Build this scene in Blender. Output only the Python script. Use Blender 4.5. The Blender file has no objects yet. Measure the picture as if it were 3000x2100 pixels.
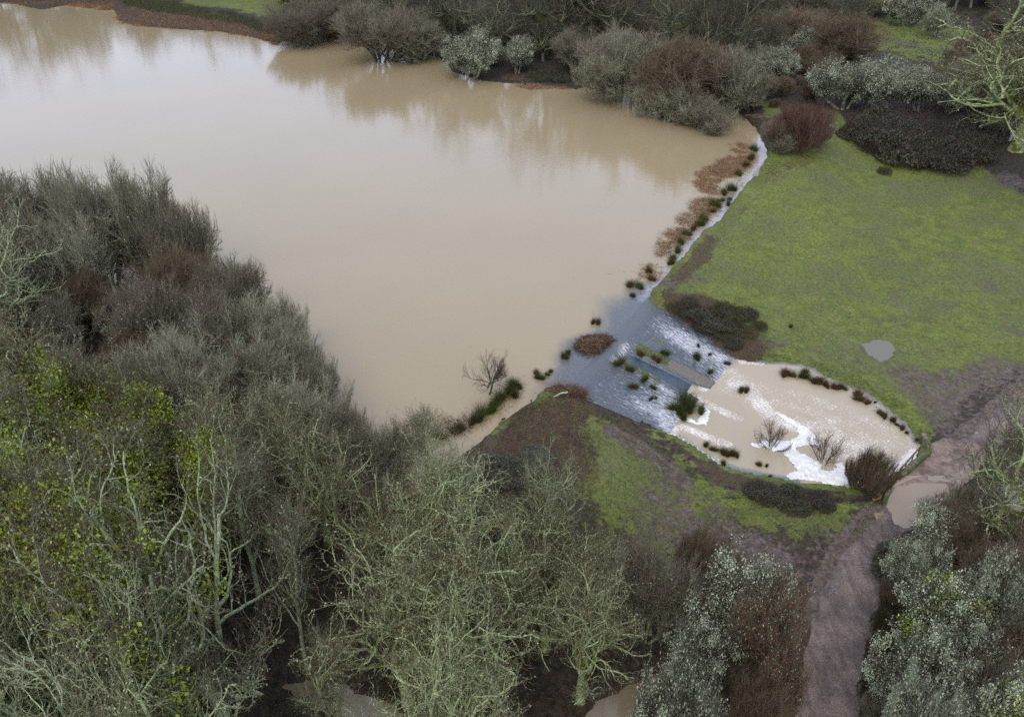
import bpy, math, random
import numpy as np
from mathutils import Vector

# ------------------------------------------------------------------ camera
CAM_H = 40.0
PITCH = math.radians(33.6)
FPX = 2333.0            # focal length in pixels of the 3000 px wide photograph
SN, CS = math.sin(PITCH), math.cos(PITCH)
scene = bpy.context.scene
COL = scene.collection
cam_d = bpy.data.cameras.new('camera')
cam_d.lens = 28.0
cam_d.sensor_width = 36.0
cam_d.clip_start = 0.5
cam_d.clip_end = 12000
cam = bpy.data.objects.new('camera', cam_d)
cam.location = (0, 0, CAM_H)
cam.rotation_euler = (math.radians(90) - PITCH, 0, 0)
COL.objects.link(cam)
scene.camera = cam

# ------------------------------------------------------------------ sky and light (overcast)
SUN_EL, SUN_AZ = 50.0, 200.0
world = bpy.data.worlds.new('World')
scene.world = world
world.use_nodes = True
wn = world.node_tree
wn.nodes.clear()
wo = wn.nodes.new('ShaderNodeOutputWorld')
bg = wn.nodes.new('ShaderNodeBackground')
sky = wn.nodes.new('ShaderNodeTexSky')
sky.sky_type = 'NISHITA'
sky.sun_disc = False
sky.sun_elevation = math.radians(SUN_EL)
sky.sun_rotation = math.radians(SUN_AZ)
sky.air_density = 1.0
sky.dust_density = 5.0
cloud = wn.nodes.new('ShaderNodeMixRGB')       # an overcast layer over the clear sky
cloud.inputs[0].default_value = 0.82
cloud.inputs[2].default_value = (6.6, 7.5, 10.0, 1)
wn.links.new(sky.outputs[0], cloud.inputs[1])
wn.links.new(cloud.outputs[0], bg.inputs[0])
bg.inputs[1].default_value = 0.12
wn.links.new(bg.outputs[0], wo.inputs[0])
sun_d = bpy.data.lights.new('sun', 'SUN')
sun_d.energy = 0.9
sun_d.angle = math.radians(35)
sun_d.color = (1.0, 0.96, 0.9)
sun = bpy.data.objects.new('sun', sun_d)
sun.rotation_euler = (math.radians(90 - SUN_EL), 0, math.radians(180 - SUN_AZ))
COL.objects.link(sun)
scene.view_settings.view_transform = 'Standard'
scene.view_settings.look = 'None'
scene.view_settings.exposure = 0.7
scene.view_settings.gamma = 1.0
scene.render.engine = 'CYCLES'
scene.cycles.max_bounces = 5
scene.cycles.diffuse_bounces = 3
scene.cycles.glossy_bounces = 2
scene.cycles.transparent_max_bounces = 4
scene.cycles.use_denoising = False
scene.cycles.sample_clamp_indirect = 4.0

# ------------------------------------------------------------------ helpers
def unproj(u, v, z=0.0):
    x = (u - 1500) / FPX; yd = (v - 1050) / FPX
    d = np.array([x, CS - yd * SN, -SN - yd * CS])
    t = (z - CAM_H) / d[2]
    return np.array([d[0] * t, d[1] * t, z])

def proj(p):
    x, y, dz = p[0], p[1], p[2] - CAM_H
    zc = y * CS - dz * SN
    return 1500 + FPX * x / zc, 1050 - FPX * (y * SN + dz * CS) / zc, zc

def poly_px(pts, z=0.0):
    return np.array([unproj(u, v, z)[:2] for u, v in pts])

def sdist(P, poly):
    """signed distance (positive inside) of points P (n,2) to a polygon"""
    P = np.asarray(P, float); n = len(poly)
    out = np.full(len(P), 1e9); ins = np.zeros(len(P), bool)
    for i in range(n):
        a = poly[i]; b = poly[(i + 1) % n]; ab = b - a
        t = np.clip(((P - a) @ ab) / (ab @ ab + 1e-12), 0, 1)
        d = np.hypot(P[:, 0] - a[0] - t * ab[0], P[:, 1] - a[1] - t * ab[1])
        out = np.minimum(out, d)
        c = (a[1] > P[:, 1]) != (b[1] > P[:, 1])
        with np.errstate(divide='ignore', invalid='ignore'):
            xi = (b[0] - a[0]) * (P[:, 1] - a[1]) / (b[1] - a[1]) + a[0]
        ins ^= c & (P[:, 0] < xi)
    return np.where(ins, out, -out)

def ldist(P, line):
    out = np.full(len(P), 1e9)
    for a, b in zip(line[:-1], line[1:]):
        ab = b - a
        t = np.clip(((P - a) @ ab) / (ab @ ab + 1e-12), 0, 1)
        out = np.minimum(out, np.hypot(P[:, 0] - a[0] - t * ab[0], P[:, 1] - a[1] - t * ab[1]))
    return out

def sstep(a, b, x):
    t = np.clip((x - a) / (b - a), 0, 1)
    return t * t * (3 - 2 * t)

_nrng = np.random.RandomState(5)
_NT = _nrng.rand(64, 64)
def vnoise(x, y, scale=1.0, off=0.0):
    x = np.asarray(x) * scale + off * 17.3; y = np.asarray(y) * scale + off * 9.1
    xi = np.floor(x).astype(int); yi = np.floor(y).astype(int)
    fx = x - xi; fy = y - yi
    fx = fx * fx * (3 - 2 * fx); fy = fy * fy * (3 - 2 * fy)
    g = lambda i, j: _NT[i % 64, j % 64]
    return ((g(xi, yi) * (1 - fx) + g(xi + 1, yi) * fx) * (1 - fy) + (g(xi, yi + 1) * (1 - fx) + g(xi + 1, yi + 1) * fx) * fy) * 2 - 1

def mk_mesh(name, V, F, attrs=None, smooth=True, uv=None):
    """F: list of index arrays (n,3) or (n,4)"""
    V = np.asarray(V, np.float32)
    F = [np.asarray(f, np.int32) for f in (F if isinstance(F, list) else [F])]
    F = [f for f in F if len(f)]
    loops = np.concatenate([f.ravel() for f in F])
    tot = np.concatenate([np.full(len(f), f.shape[1], np.int32) for f in F])
    st = np.concatenate([[0], np.cumsum(tot)[:-1]]).astype(np.int32)
    m = bpy.data.meshes.new(name)
    m.vertices.add(len(V)); m.vertices.foreach_set('co', V.ravel())
    m.loops.add(len(loops)); m.loops.foreach_set('vertex_index', loops)
    m.polygons.add(len(tot)); m.polygons.foreach_set('loop_start', st); m.polygons.foreach_set('loop_total', tot)
    m.polygons.foreach_set('use_smooth', np.full(len(tot), smooth))
    if attrs:
        for k, a in attrs.items():
            at = m.attributes.new(k, 'FLOAT', 'POINT')
            at.data.foreach_set('value', np.asarray(a, np.float32))
    m.update(calc_edges=True)
    return m

def link(name, mesh, mat=None, parent=None, loc=None):
    o = bpy.data.objects.new(name, mesh)
    if mat is not None and mesh is not None and not mesh.materials:
        for mm in (mat if isinstance(mat, list) else [mat]):
            mesh.materials.append(mm)
    COL.objects.link(o)
    if parent is not None: o.parent = parent
    if loc is not None: o.location = loc
    return o

def tag(o, label=None, cat=None, group=None, kind=None):
    if label: o['label'] = label
    if cat: o['category'] = cat
    if group: o['group'] = group
    if kind: o['kind'] = kind
    return o

def nrm(a):
    return a / (np.linalg.norm(a, axis=-1, keepdims=True) + 1e-9)

def tubes(P, R, s):
    """P (n,k,3), R (n,k) -> verts, faces, radius attribute"""
    n, k, _ = P.shape
    T = np.empty_like(P)
    T[:, 1:-1] = P[:, 2:] - P[:, :-2]; T[:, 0] = P[:, 1] - P[:, 0]; T[:, -1] = P[:, -1] - P[:, -2]
    T = nrm(T)
    mt = nrm(P[:, -1] - P[:, 0])
    ref = np.where(np.abs(mt[:, 2:3]) > 0.8, np.array([[1.0, 0.1, 0]]), np.array([[0.0, 0.1, 1.0]]))[:, None, :]
    U = nrm(np.cross(T, np.broadcast_to(ref, T.shape)))
    W = np.cross(T, U)
    a = np.arange(s) * 2 * math.pi / s
    V = P[:, :, None, :] + R[:, :, None, None] * (np.cos(a)[None, None, :, None] * U[:, :, None, :] + np.sin(a)[None, None, :, None] * W[:, :, None, :])
    base = (np.arange(n)[:, None, None] * k + np.arange(k - 1)[None, :, None]) * s
    j = np.arange(s)[None, None, :]; j2 = (j + 1) % s
    F = np.stack([base + j, base + j2, base + s + j2, base + s + j], -1).reshape(-1, 4)
    return V.reshape(-1, 3), F, np.repeat(R.ravel(), s)

class Geo:
    def __init__(self): self.V = []; self.F3 = []; self.F4 = []; self.A = []; self.n = 0
    def add(self, V, F, A=None):
        F = np.asarray(F) + self.n
        (self.F4 if F.shape[1] == 4 else self.F3).append(F)
        self.V.append(V); self.A.append(np.zeros(len(V)) if A is None else A); self.n += len(V)
    def mesh(self, name, attr='rad', smooth=True):
        F = []
        if self.F4: F.append(np.concatenate(self.F4))
        if self.F3: F.append(np.concatenate(self.F3))
        return mk_mesh(name, np.concatenate(self.V), F, {attr: np.concatenate(self.A)}, smooth)

def leaves(pts, size, rng, up=0.3, aspect=0.7):
    """small folded leaf faces at pts; size array"""
    n = len(pts)
    size = np.broadcast_to(np.asarray(size, float), (n,))[:, None]
    N = nrm(rng.randn(n, 3) + np.array([0, 0, up * 3]))
    A = nrm(np.cross(N, rng.randn(n, 3)))
    B = np.cross(N, A)
    v = np.stack([pts - A * size, pts + B * size * aspect - N * size * .15, pts + A * size, pts - B * size * aspect - N * size * .15], 1)
    F = np.arange(n * 4).reshape(n, 4)
    return v.reshape(-1, 3), F, np.repeat(rng.rand(n), 4)

# ------------------------------------------------------------------ material helpers
ALB = (.62, .57, .50)
class MT:
    def __init__(self, name):
        self.m = bpy.data.materials.new(name); self.m.use_nodes = True
        self.t = self.m.node_tree; self.t.nodes.clear()
        self.out = self.t.nodes.new('ShaderNodeOutputMaterial')
        self.b = self.t.nodes.new('ShaderNodeBsdfPrincipled')
        self.t.links.new(self.b.outputs[0], self.out.inputs[0])
    def n(self, typ, **kw):
        nd = self.t.nodes.new('ShaderNode' + typ)
        for k, v in kw.items(): setattr(nd, k, v)
        return nd
    def s(self, node, inp, val):
        i = node.inputs[inp]
        if isinstance(val, bpy.types.NodeSocket): self.t.links.new(val, i)
        else: i.default_value = (tuple(val) + (1,) if isinstance(val, (tuple, list)) and len(val) == 3 and i.type == 'RGBA' else val)
    def attr(self, name):
        return self.n('Attribute', attribute_name=name).outputs['Fac']
    def noise(self, scale, detail=4, rough=.55, vec=None, dist=0.0):
        nd = self.n('TexNoise'); self.s(nd, 'Scale', scale); self.s(nd, 'Detail', detail); self.s(nd, 'Roughness', rough); self.s(nd, 'Distortion', dist)
        if vec is not None: self.s(nd, 'Vector', vec)
        return nd.outputs['Fac']
    def voro(self, scale, vec=None, feat='F1'):
        nd = self.n('TexVoronoi', feature=feat); self.s(nd, 'Scale', scale)
        if vec is not None: self.s(nd, 'Vector', vec)
        return nd
    def obj(self): return self.n('TexCoord').outputs['Object']
    def geo(self): return self.n('NewGeometry')
    def mapped(self, vec, scale=(1, 1, 1), rot=(0, 0, 0)):
        nd = self.n('Mapping'); self.s(nd, 'Vector', vec); nd.inputs['Scale'].default_value = scale; nd.inputs['Rotation'].default_value = rot
        return nd.outputs[0]
    def math(self, op, a, b=0.0, clamp=False):
        nd = self.n('Math', operation=op, use_clamp=clamp); self.s(nd, 0, a); self.s(nd, 1, b); return nd.outputs[0]
    def ramp(self, f, lo, hi):
        nd = self.n('MapRange', interpolation_type='SMOOTHSTEP'); self.s(nd, 'Value', f); self.s(nd, 'From Min', lo); self.s(nd, 'From Max', hi); return nd.outputs[0]
    def mix(self, f, a, b):
        nd = self.n('MixRGB'); self.s(nd, 0, f); self.s(nd, 1, a); self.s(nd, 2, b); return nd.outputs[0]
    def mul(self, col, f):
        nd = self.n('MixRGB', blend_type='MULTIPLY'); self.s(nd, 0, 1.0); self.s(nd, 1, col); self.s(nd, 2, f); return nd.outputs[0]
    def bump(self, h, dist=.05, strength=1.0):
        nd = self.n('Bump'); self.s(nd, 'Height', h); self.s(nd, 'Distance', dist); self.s(nd, 'Strength', strength)
        self.t.links.new(nd.outputs[0], self.b.inputs['Normal']); return nd
    def col(self, c, k=None):
        # the picture is exposed for the shade: real albedos are lower than they look
        nd = self.n('MixRGB', blend_type='MULTIPLY'); self.s(nd, 0, 1.0); self.s(nd, 1, c); nd.inputs[2].default_value = (k or ALB) + (1,)
        self.s(self.b, 'Base Color', nd.outputs[0])
    def rough(self, r): self.s(self.b, 'Roughness', r)

def gray(mt, f, lo, hi):
    """map 0..1 to a grey colour lo..hi"""
    nd = mt.n('MapRange'); mt.s(nd, 'Value', f); mt.s(nd, 'To Min', lo); mt.s(nd, 'To Max', hi); return nd.outputs[0]

# ------------------------------------------------------------------ layout of the place
POND = [(-1500, 25), (-200, 10), (30, 8), (120, 30), (210, 12), (330, 20), (352, 62), (430, 78), (520, 86), (610, 90), (700, 100), (770, 118), (812, 128),
        (880, 108), (950, 84), (1040, 92), (1110, 122), (1200, 148), (1290, 170), (1330, 212), (1420, 238), (1500, 246), (1560, 247), (1690, 262),
        (1760, 240), (1850, 245), (1960, 262), (2080, 300), (2170, 335), (2215, 375), (2236, 410), (2250, 440), (2252, 466), (2222, 512), (2191, 544),
        (2150, 600), (2117, 645), (2057, 697), (2000, 765), (1950, 813), (1908, 866), (1900, 888), (1790, 1010), (1672, 1142), (1628, 1132), (1600, 1144),
        (1560, 1185), (1525, 1205), (1470, 1245), (1430, 1278), (1395, 1310), (1340, 1350), (1300, 1390), (1240, 1440), (1150, 1470), (1040, 1470), (960, 1450), (860, 1400), (760, 1360),
        (680, 1290), (600, 1240), (520, 1180), (470, 1080), (420, 980), (350, 900), (260, 850), (150, 800), (30, 770), (-150, 740), (-900, 700), (-1500, 600)]
POOL = [(2100, 1048), (2150, 1053), (2220, 1056), (2300, 1060), (2370, 1070), (2400, 1088), (2470, 1122), (2530, 1142), (2580, 1175), (2630, 1215), (2670, 1255),
        (2692, 1292), (2700, 1310), (2690, 1338), (2650, 1366), (2608, 1392), (2560, 1440), (2500, 1436), (2430, 1420), (2330, 1412), (2250, 1398), (2170, 1382),
        (2100, 1358), (2040, 1320), (1990, 1285), (1950, 1262), (1945, 1225), (2010, 1130)]
pond = poly_px(POND, 0.0)
pool = poly_px(POOL, -2.0)
ZP = -2.0
# spillway patch corners: crest north / south (z 0), foot north / south (z -2)
SW = [unproj(1903, 884, 0.0), unproj(1672, 1142, 0.0), unproj(2152, 1054, -2.0), unproj(1962, 1264, -2.0)]
sw_poly = np.array([SW[0][:2], SW[2][:2], SW[3][:2], SW[1][:2]])

CTRL = []
def cp(z, *pts):
    for u, v in pts: CTRL.append(np.append(unproj(u, v, z)[:2], z))
cp(.15, *POND[::3]); cp(-1.85, *POOL[::3])
# dam north of the spillway and the meadow falling away from it
cp(.9, (2000, 800), (2050, 735), (2110, 680), (2180, 600), (2240, 540), (2290, 470), (1945, 850), (2420, 400))
cp(.2, (2080, 820), (2170, 740), (2240, 660), (2320, 570), (2420, 480), (1990, 900))
cp(-.9, (2250, 840), (2400, 700), (2500, 600), (2150, 910), (2650, 520))
cp(-.5, (1990, 945))
cp(-1.3, (2090, 985), (2210, 1000), (2450, 900), (2650, 700), (2850, 600), (2200, 1030))
cp(-1.6, (2600, 900), (2850, 800), (3100, 700), (2450, 1050), (2560, 1080), (2700, 1100), (2900, 1050), (3100, 1000))
cp(-1.5, (2740, 1330), (2850, 1280), (3000, 1180), (3200, 1080), (2650, 1480), (2600, 1520), (2740, 1450), (2540, 1700), (2480, 1900), (2420, 2100), (2380, 2350), (2640, 1280), (2720, 1250))
cp(-1.3, (2950, 1400), (2900, 1700), (2850, 2000), (3200, 1500), (3200, 1900), (2700, 2100), (2900, 2400))
cp(-1.4, (2300, 1490), (2450, 1480), (2350, 1600), (2200, 1600), (2550, 1470), (2250, 1800), (2150, 1950))
# southern dam bank
cp(.8, (1600, 1200), (1540, 1250), (1480, 1310), (1410, 1370), (1650, 1190))
cp(.2, (1720, 1250), (1650, 1330), (1560, 1400))
cp(-.5, (1810, 1260), (1850, 1330), (1750, 1440), (1650, 1520))
cp(-1.2, (1930, 1310), (2000, 1400), (1950, 1500), (1800, 1600), (2100, 1450), (1500, 1700))
cp(-1.7, (1300, 1850), (1650, 1900), (1000, 1950), (1900, 2050), (1400, 2200), (1000, 2300), (1700, 2300), (600, 2200), (200, 2300))
cp(-.6, (1100, 1650), (800, 1600), (500, 1600), (300, 1800), (-200, 2000), (0, 1700))
cp(.4, (1200, 1560), (900, 1480), (600, 1400), (300, 1200), (100, 1000), (-300, 900), (0, 1300), (-500, 1300))
# far side
cp(.6, (400, -30), (900, 20), (1300, 80), (1600, 150), (2000, 180), (2200, 260), (2330, 340), (2400, 320))
cp(.8, (2600, 300), (2500, 200), (2900, 300), (3200, 400)); cp(1.2, (2300, 60), (2650, 120), (2900, 150)); cp(2.0, (1000, -100), (1800, -80), (2600, -60), (200, -120), (3200, 0), (-600, -80))
CTRL = np.array(CTRL)
_d = np.linalg.norm(CTRL[:, None, :2] - CTRL[None, :, :2], axis=-1)
keep = [i for i in range(len(CTRL)) if not (_d[i, :i] < 0.8).any()]
CTRL = CTRL[keep]; _d = np.linalg.norm(CTRL[:, None, :2] - CTRL[None, :, :2], axis=-1)
_w = np.linalg.solve(_d + 1e-6 * np.eye(len(CTRL)) - 0.6 * np.eye(len(CTRL)), CTRL[:, 2] - (-.3))

PUDDLES = {  # name: (pixel outline, level)
    'track': ([(2598, 1492), (2604, 1452), (2640, 1424), (2700, 1412), (2760, 1418), (2800, 1430), (2795, 1470), (2760, 1500), (2700, 1530), (2650, 1545), (2612, 1528)], -1.46),
    'field': ([(2525, 1010), (2560, 996), (2600, 998), (2625, 1020), (2612, 1045), (2580, 1058), (2548, 1040)], -1.62),
    'stream_left': ([(820, 2000), (900, 1995), (1000, 2008), (1080, 2035), (1150, 2065), (1210, 2110), (1200, 2150), (1050, 2120), (960, 2090), (880, 2060)], -1.95),
    'stream_mid': ([(1720, 2085), (1775, 2035), (1860, 2005), (1950, 1960), (2000, 1890), (2060, 1880), (2020, 1980), (1900, 2050), (1880, 2120), (1860, 2230), (1640, 2230)], -1.95),
    'stream_right': ([(2840, 1440), (2880, 1420), (2960, 1425), (3060, 1440), (3060, 1500), (2950, 1500), (2860, 1480)], -1.9),
    'far_right': ([(2900, 372), (2960, 385), (3080, 395), (3080, 420), (2960, 410), (2915, 395)], .35),
    'wood_left': ([(500, 1080), (640, 1100), (700, 1180), (640, 1230), (540, 1180)], .05),
}
puddles = {k: (poly_px(p, z), z) for k, (p, z) in PUDDLES.items() if k != 'wood_left'}

def height(P):
    P = np.atleast_2d(np.asarray(P, float))[:, :2]
    z = np.full(len(P), -.3)
    for i in range(0, len(P), 20000):
        q = P[i:i + 20000]
        z[i:i + 20000] += np.linalg.norm(q[:, None] - CTRL[None, :, :2], axis=-1) @ _w
    far = np.linalg.norm(P - np.array([10, 110]), axis=1)
    z = np.clip(z, -2.6, 2.6)
    z = z * (1 - sstep(200, 400, far)) + 2.0 * sstep(200, 400, far)
    z += .06 * vnoise(P[:, 0], P[:, 1], .9) + .03 * vnoise(P[:, 0], P[:, 1], 2.7, 1)
    near = sdist(P, sw_poly)
    # spillway bed
    r, t = ramp_uv(P)
    zr = -2.0 * np.clip(r, 0, 1)
    inside = sstep(-1.2, .3, near)
    z = z * (1 - inside) + (zr - .45) * inside
    dp = sdist(P, pond) - .18 * vnoise(P[:, 0], P[:, 1], .8, 3) - .1 * vnoise(P[:, 0], P[:, 1], 2.3, 4)
    nosw = near < -.05
    z = np.where(dp > 0, np.minimum(z, -.04 - .25 * np.minimum(dp, 4)), np.where(nosw, np.maximum(z, np.minimum(.02 - .16 * dp, .35 + 0 * dp) * (dp > -1.5) + (dp <= -1.5) * -9), z))
    dq = sdist(P, pool) - .15 * vnoise(P[:, 0], P[:, 1], .9, 5)
    z = np.where(dq > 0, np.minimum(z, ZP - .05 - .25 * np.minimum(dq, 4)), np.where((dq > -2) & nosw, np.maximum(z, ZP + .03 - .3 * dq), z))
    for k, (pl, lv) in puddles.items():
        d = sdist(P, pl) - .12 * vnoise(P[:, 0], P[:, 1], 1.3, 6)
        isl = .05 * vnoise(P[:, 0], P[:, 1], 2.3, 8) + .03 * vnoise(P[:, 0], P[:, 1], 5.1, 9) if k == 'field' else 0.0
        z = np.where(d > 0, np.minimum(z, lv - .03 - (.02 if k == 'field' else .05) * np.minimum(d, 2) + isl), np.where(d > -1.5, z * sstep(0, -1.5, d) + (lv + .012 - .03 * d) * (1 - sstep(0, -1.5, d)), z))
    return z

def ramp_uv(P):
    a, b, c, d = SW[0][:2], SW[1][:2], SW[2][:2], SW[3][:2]     # crestN crestS footN footS
    t = np.full(len(P), .5); s = np.full(len(P), .5)
    for _ in range(6):                                        # Newton on the bilinear patch
        q = (a[None] * ((1 - s) * (1 - t))[:, None] + b[None] * ((1 - s) * t)[:, None] + c[None] * (s * (1 - t))[:, None] + d[None] * (s * t)[:, None])
        ds = (c - a)[None] * (1 - t)[:, None] + (d - b)[None] * t[:, None]
        dt = (b - a)[None] * (1 - s)[:, None] + (d - c)[None] * s[:, None]
        r = P - q
        det = ds[:, 0] * dt[:, 1] - ds[:, 1] * dt[:, 0]
        s = np.clip(s + (r[:, 0] * dt[:, 1] - r[:, 1] * dt[:, 0]) / det, -1, 2)
        t = np.clip(t + (ds[:, 0] * r[:, 1] - ds[:, 1] * r[:, 0]) / det, -1, 2)
    return s, t

def hit(u, v):
    z = -0.5
    for _ in range(8):
        p = unproj(u, v, z); z = .3 * z + .7 * float(height(p[None, :2])[0])
    p = unproj(u, v, z); p[2] = float(height(p[None, :2])[0]); return p

def hitpoly(pts, z=-1.0):
    return poly_px(pts, z)

# ------------------------------------------------------------------ ground sheet
def spaced(lo, a, b, c, d, hi, fine, mid):
    xs = list(np.arange(b, c, fine))
    r = list(np.arange(c, d, mid)); l = list(np.arange(b - mid, a, -mid))
    g = []; x, s = d, mid
    while x < hi: x += s; s *= 1.35; g.append(x)
    h = []; x, s = a, mid
    while x > lo: x -= s; s *= 1.35; h.append(x)
    return np.array(sorted(h + l + xs + r + g))
gx = spaced(-3500, -130, -45, 62, 150, 3500, .32, .9)
gy = spaced(-600, 0, 28, 105, 280, 6000, .32, .9)
GX, GY = np.meshgrid(gx, gy)
GP = np.stack([GX.ravel(), GY.ravel()], 1)
GZ = height(GP)
nx, ny = len(gx), len(gy)

def zone(pts, z, soft=1.0, warp=.5, off=0):
    """coverage 0..1 with a softened, wobbly edge"""
    d = sdist(GP, poly_px(pts, z)) + warp * vnoise(GP[:, 0], GP[:, 1], .45, off) + warp * .5 * vnoise(GP[:, 0], GP[:, 1], 1.3, off + 1)
    return sstep(-soft, soft, d)

FIELD = [(2250, 462), (2330, 462), (2400, 420), (2405, 350), (2450, 350), (2480, 400), (2520, 430), (2600, 470), (2680, 492), (2760, 492), (2840, 488), (2900, 512), (3000, 560),
         (3400, 640), (3400, 1050), (3000, 1060), (2880, 1090), (2800, 1180), (2700, 1290), (2695, 1345), (2600, 1300), (2300, 1100), (2100, 1060), (1990, 1000), (1930, 950), (1890, 900), (1900, 850), (2150, 560)]
SOUTH = [(1560, 1180), (1640, 1170), (1730, 1220), (1800, 1230), (1900, 1260), (1960, 1300), (2100, 1370), (2250, 1420), (2450, 1430), (2600, 1440), (2600, 1480), (2520, 1530), (2400, 1575), (2250, 1560), (2100, 1520),
         (2020, 1560), (1900, 1620), (1760, 1570), (1680, 1500), (1650, 1420), (1700, 1330), (1640, 1260), (1560, 1230), (1500, 1270), (1440, 1290)]
grass = np.zeros(len(GP)); dark = np.zeros(len(GP)); mud = np.zeros(len(GP)); road = np.zeros(len(GP)); conc = np.zeros(len(GP)); wet = np.zeros(len(GP)); gold = np.zeros(len(GP))
grass = np.maximum(grass, zone(FIELD, -.8, .8, .4))
grass = np.maximum(grass, .78 * zone(SOUTH, -.6, 3.2, 1.6, 2))
grass = np.maximum(grass, zone([(480, -20), (560, 20), (640, 20), (800, 52), (900, 48), (960, -20), (800, -60), (500, -60)], .5, 3, 2, 3))
grass = np.maximum(grass, .95 * zone([(2540, 70), (2600, 50), (2700, 70), (2850, 90), (2950, 150), (2800, 180), (2650, 175), (2540, 130)], 1.0, 4, 3, 4))
grass = np.maximum(grass, .8 * zone([(2220, 300), (2270, 290), (2300, 330), (2250, 345)], .5, 1, .4, 4))
ROAD = [(2300, 2500), (2325, 2100), (2350, 1960), (2375, 1850), (2405, 1750), (2445, 1660), (2500, 1590), (2560, 1530), (2592, 1470), (2605, 1440), (2660, 1385), (2722, 1330), (2730, 1295), (2850, 1275), (2885, 1225), (2950, 1170), (3010, 1125), (3120, 1060), (3400, 900),
        (3400, 1120), (3120, 1190), (3010, 1245), (2940, 1300), (2870, 1350), (2820, 1400), (2800, 1450), (2760, 1500), (2700, 1540), (2640, 1560), (2618, 1620), (2600, 1690), (2572, 1790), (2540, 1890), (2520, 2000), (2515, 2100), (2520, 2500)]
road_d = sdist(GP, poly_px(ROAD, -1.5)) + .15 * vnoise(GP[:, 0], GP[:, 1], .9, 7)
road = sstep(-.35, .35, road_d)
conc = zone([(2735, 1295), (2850, 1300), (2900, 1330), (2860, 1390), (2800, 1430), (2700, 1415), (2615, 1440), (2660, 1380)], -1.5, .4, .15, 8)
MUD1 = [(2520, 1010), (2600, 960), (2620, 1060), (2760, 1060), (2880, 1020), (3000, 1060), (3200, 1000), (3200, 1100), (3010, 1130), (2870, 1230), (2740, 1320), (2690, 1270), (2620, 1190), (2560, 1100)]
MUD2 = [(1800, 1300), (1850, 1330), (1950, 1330), (2060, 1420), (2180, 1500), (2300, 1540), (2440, 1550), (2560, 1500), (2580, 1520), (2500, 1600), (2440, 1680), (2400, 1770), (2370, 1870), (2330, 1860), (2230, 1760), (2120, 1700), (1980, 1640), (1850, 1600), (1860, 1500), (1900, 1420), (1860, 1380)]
mud = np.maximum(mud, .66 * zone(MUD1, -1.6, 2.5, 1.0, 9)); mud = np.maximum(mud,   .72 * zone(MUD2, -1.3, 3.8, 1.6, 10))
for (c, r, k) in [((2690, 830), 60, .45), ((2900, 830), 70, .6), ((2780, 830), 40, .4), ((2620, 720), 70, .35), ((2980, 960), 60, .55), ((2600, 880), 60, .35), ((2560, 920), 50, .4), ((2100, 955), 60, .5), ((1960, 880), 40, .8), ((2220, 1010), 60, .6), ((2300, 1040), 40, .5), ((2160, 1000), 60, .6), ((2650, 165), 90, .6), ((2960, 540), 90, .8), ((2820, 530), 50, .5)]:
    p = unproj(c[0], c[1], -1.2)[:2]; s = FPX / proj(np.append(p, -1.2))[2]
    d = np.hypot((GP[:, 0] - p[0]), (GP[:, 1] - p[1]) * .7)
    mud = np.maximum(mud, k * (1 - sstep(0, 1.2 * r / s, d)))
mud *= (1 - .0 * grass)
# ruts and tyre marks beside the track
for line in [[(2585, 1500), (2520, 1560), (2470, 1620), (2440, 1680), (2415, 1780)], [(2560, 1500), (2500, 1560), (2455, 1620), (2420, 1700), (2400, 1780)], [(2740, 1330), (2830, 1270), (2900, 1210), (2990, 1130)], [(1790, 1290), (1860, 1320), (1930, 1360), (2000, 1420)]]:
    l = poly_px(line, -1.4); d = ldist(GP, l)
    mud = np.maximum(mud, .95 * (1 - sstep(.3, 1.4, d)))
    GZ += -.12 * (1 - sstep(.1, .35, d)) + .07 * (1 - sstep(.1, .3, np.abs(d - .5)))
for line, k, w in [([(2560, 1000), (2620, 850), (2700, 760), (2640, 700)], .42, 1.6), ([(2500, 1080), (2640, 940), (2800, 880), (3000, 860)], .42, 1.8), ([(2440, 430), (2500, 560), (2580, 700), (2560, 860)], .36, 1.4),
                   ([(2200, 1010), (2300, 900), (2330, 760)], .4, 1.0), ([(2640, 1100), (2560, 950), (2480, 840)], .4, 1.2), ([(1925, 880), (1990, 850), (2060, 860)], .6, .9), ([(2060, 960), (2170, 960), (2260, 1000)], .6, .8), ([(2150, 1040), (2230, 1010), (2300, 1000)], .6, .7)]:
    mud = np.maximum(mud, k * (1 - sstep(.2, w * 1.6, ldist(GP, poly_px(line, -1.2)))))
wet = np.maximum(.5 * zone([(2560, 1040), (2700, 1080), (2760, 1200), (2860, 1250), (2740, 1330), (2640, 1200)], -1.6, 2, 1, 11), road * .5)
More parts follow.
